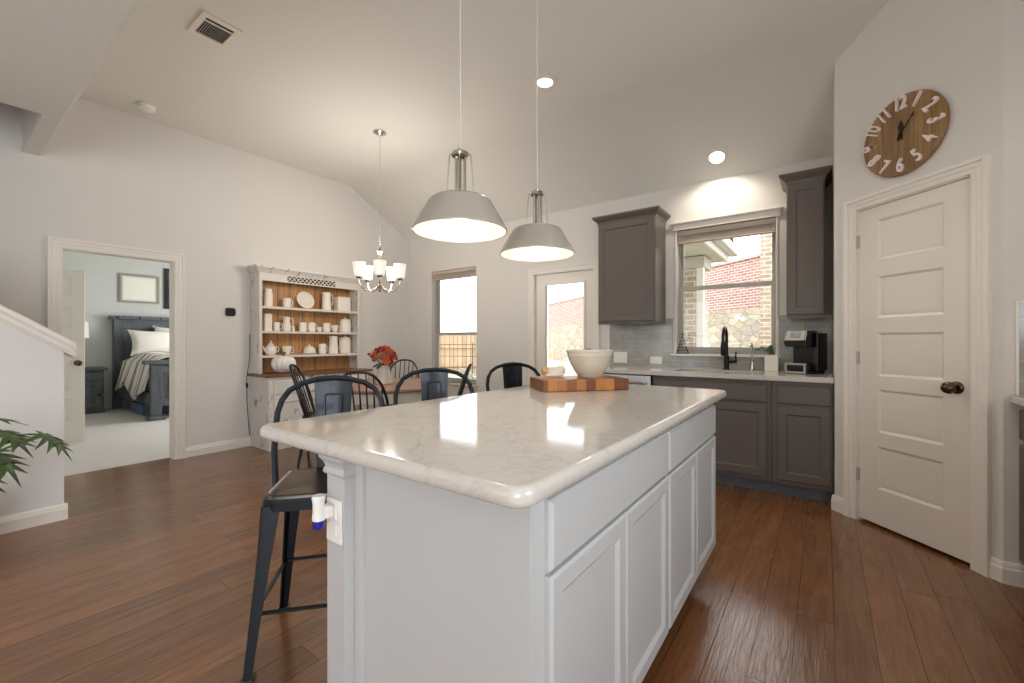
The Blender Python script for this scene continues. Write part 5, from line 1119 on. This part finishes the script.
def l1(t, w, h, f): obj('mat_border', B().holed(-w+f, w-f, -h+f, h-f, [(-w+f+0.03, w-f-0.03, -h+f+0.03, h-f-0.03)], 0.002, lambda u, v, q: (u, -0.0145+q, v)), 'linen', t)
def l2(t, w, h, f): obj('mat_border', B().holed(-w+f+0.03, w-f-0.03, -h+f+0.04, h-f-0.04, [(-w+f+0.042, w-f-0.042, -h+f+0.052, h-f-0.052)], 0.002, lambda u, v, q: (u, -0.0145+q, v)), 'pewter', t)
picture(2.05, 2.615, 1.87, 2.38, 'pewter', 'picmat', 0.035, 'wide grey framed print above the bed headboard', l1)
picture(2.69, 3.2, 1.79, 2.55, 'darkplastic', 'darkplastic', 0.05, 'tall black framed picture at the doorway right edge', l2)

# ================================================================== OUTSIDE
gr = B()
for x0, x1 in ((-30, 12),):
    ys = [(4.6, -0.12), (8.0, -0.1), (13.5, 0.3), (40, 0.6)]
    gr.loft([[(x, y, z) for x in (x0, x1)] + [(x1, y, z-0.3), (x0, y, z-0.3)] for y, z in ys])
tag(obj('ground_lawn', gr, 'grass'), 'pale sunlit lawn beyond the windows', 'lawn', kind='structure')
tag(obj('patio_slab', B().box(-6.2, 4.6, -0.12, -0.9, 7.5, -0.04), 'patio'), 'concrete patio slab outside the glass door', 'patio', kind='structure')
A_, B_ = Vector((1.8, 8.0, 0)), Vector((-10.4, 17.6, 0)); dd = (B_-A_); ln = dd.length; aw = math.atan2(dd.y, dd.x)
gw = thing('garden_wall', 'red brick wall on a pale stone base behind the house', 'wall', (A_.x, A_.y, 0), aw)
obj('stone_base', B().box(0, -0.2, -0.2, ln, 0.25, 1.86), 'stone', gw)
obj('brick_top', B().box(0, 0.0, 1.86, ln, 0.25, 2.87), 'brick', gw)
obj('brick_coping', B().box(0, -0.03, 2.87, ln, 0.28, 2.93, 0.008), 'brick', gw)
tag(obj('chimney_pier', B().box(-0.95, 9.05, -0.2, -0.55, 9.42, 3.45).box(-1.0, 9.0, 3.45, -0.5, 9.47, 3.53), 'brickpale'), 'pale brick pier standing in front of the garden wall', 'pier')
pr_ = thing('patio_roof', 'overhanging patio roof outside the sink window', 'roof', (-3.55, 4.6, 2.4))
obj('soffit', B().box(0.6, 0, 0, 2.35, 2.55, 0.04), 'soffit', pr_)
obj('fascia', B().box(0.6, 2.55, -0.02, 2.38, 2.59, 0.2).box(2.35, 0, -0.02, 2.38, 2.55, 0.2), 'fascia', pr_)
obj('gutter', B().box(2.38, 0, 0.06, 2.5, 2.7, 0.2, 0.02).box(0.6, 2.59, 0.06, 2.38, 2.7, 0.2, 0.02), 'vinyl', pr_)
obj('roof_deck', B().prism([(0, 1.5), (2.7, 0.2), (2.7, 0.24), (0, 1.55)], 0.6, 2.45, 'x'), 'tub', pr_)
pc = thing('patio_column', 'pale brick patio column with white post outside sink window', 'column', (-1.62, 6.75, -0.04))
obj('brick_shaft', B().box(-0.34, -0.2, 0, 0.13, 0.2, 2.43), 'brickpale', pc)
obj('white_post', B().box(0.135, -0.2, 0, 0.225, -0.08, 2.43), 'fascia', pc)
obj('column_cap', B().box(-0.38, -0.24, 2.27, 0.25, 0.24, 2.43, 0.01), 'soffit', pc)
fc = thing('picket_fence', 'tan wooden fence at the end of the yard', 'fence', (-9.6, 10.6, 0.1), R(41.6))
obj('boards', B().box(-5, 0, 0, 1.1, 0.03, 1.3), 'fence', fc)
for z in (0.25, 0.85): obj('rail', B().box(-5, -0.05, z, 1.1, 0, z+0.09), 'fence', fc)
tr = thing('wire_trellis', 'thin dark metal garden trellis outside the dining window', 'trellis', (-7.3, 8.6, -0.08), R(20))
for x in (-1.6, -0.2, 1.2): obj('post', B().tube([(x, 0, 0), (x, 0, 1.22)], 0.014, 6), 'tub', tr)
for z in (0.55, 0.86, 1.17): obj('wire', B().tube([(-1.6, 0, z), (1.2, 0, z)], 0.008, 6), 'tub', tr)
pch = thing('patio_chair', 'grey patio chair outside the dining window', 'chair', (-4.75, 5.75, -0.04), R(150))
obj('seat', B().box(-0.28, -0.26, 0.38, 0.28, 0.26, 0.43, 0.015), 'vinyl', pch)
obj('backrest', B().loft([[(-0.28, 0.24, 0.43), (0.28, 0.24, 0.43), (0.28, 0.28, 0.43), (-0.28, 0.28, 0.43)], [(-0.27, 0.34, 0.68), (0.27, 0.34, 0.68), (0.27, 0.38, 0.68), (-0.27, 0.38, 0.68)], [(-0.22, 0.36, 0.74), (0.22, 0.36, 0.74), (0.22, 0.39, 0.74), (-0.22, 0.39, 0.74)]]), 'vinyl', pch)
for sx in (-1, 1):
    for y in (-0.22, 0.24): obj('leg', B().tube([(sx*0.25, y, 0), (sx*0.25, y, 0.4)], 0.016, 8), 'vinyl', pch)
    obj('armrest', B().box(sx*0.29-0.03, -0.26, 0.6, sx*0.29+0.03, 0.32, 0.63, 0.01).tube([(sx*0.28, -0.22, 0.4), (sx*0.28, -0.22, 0.6)], 0.014, 8), 'vinyl', pch)
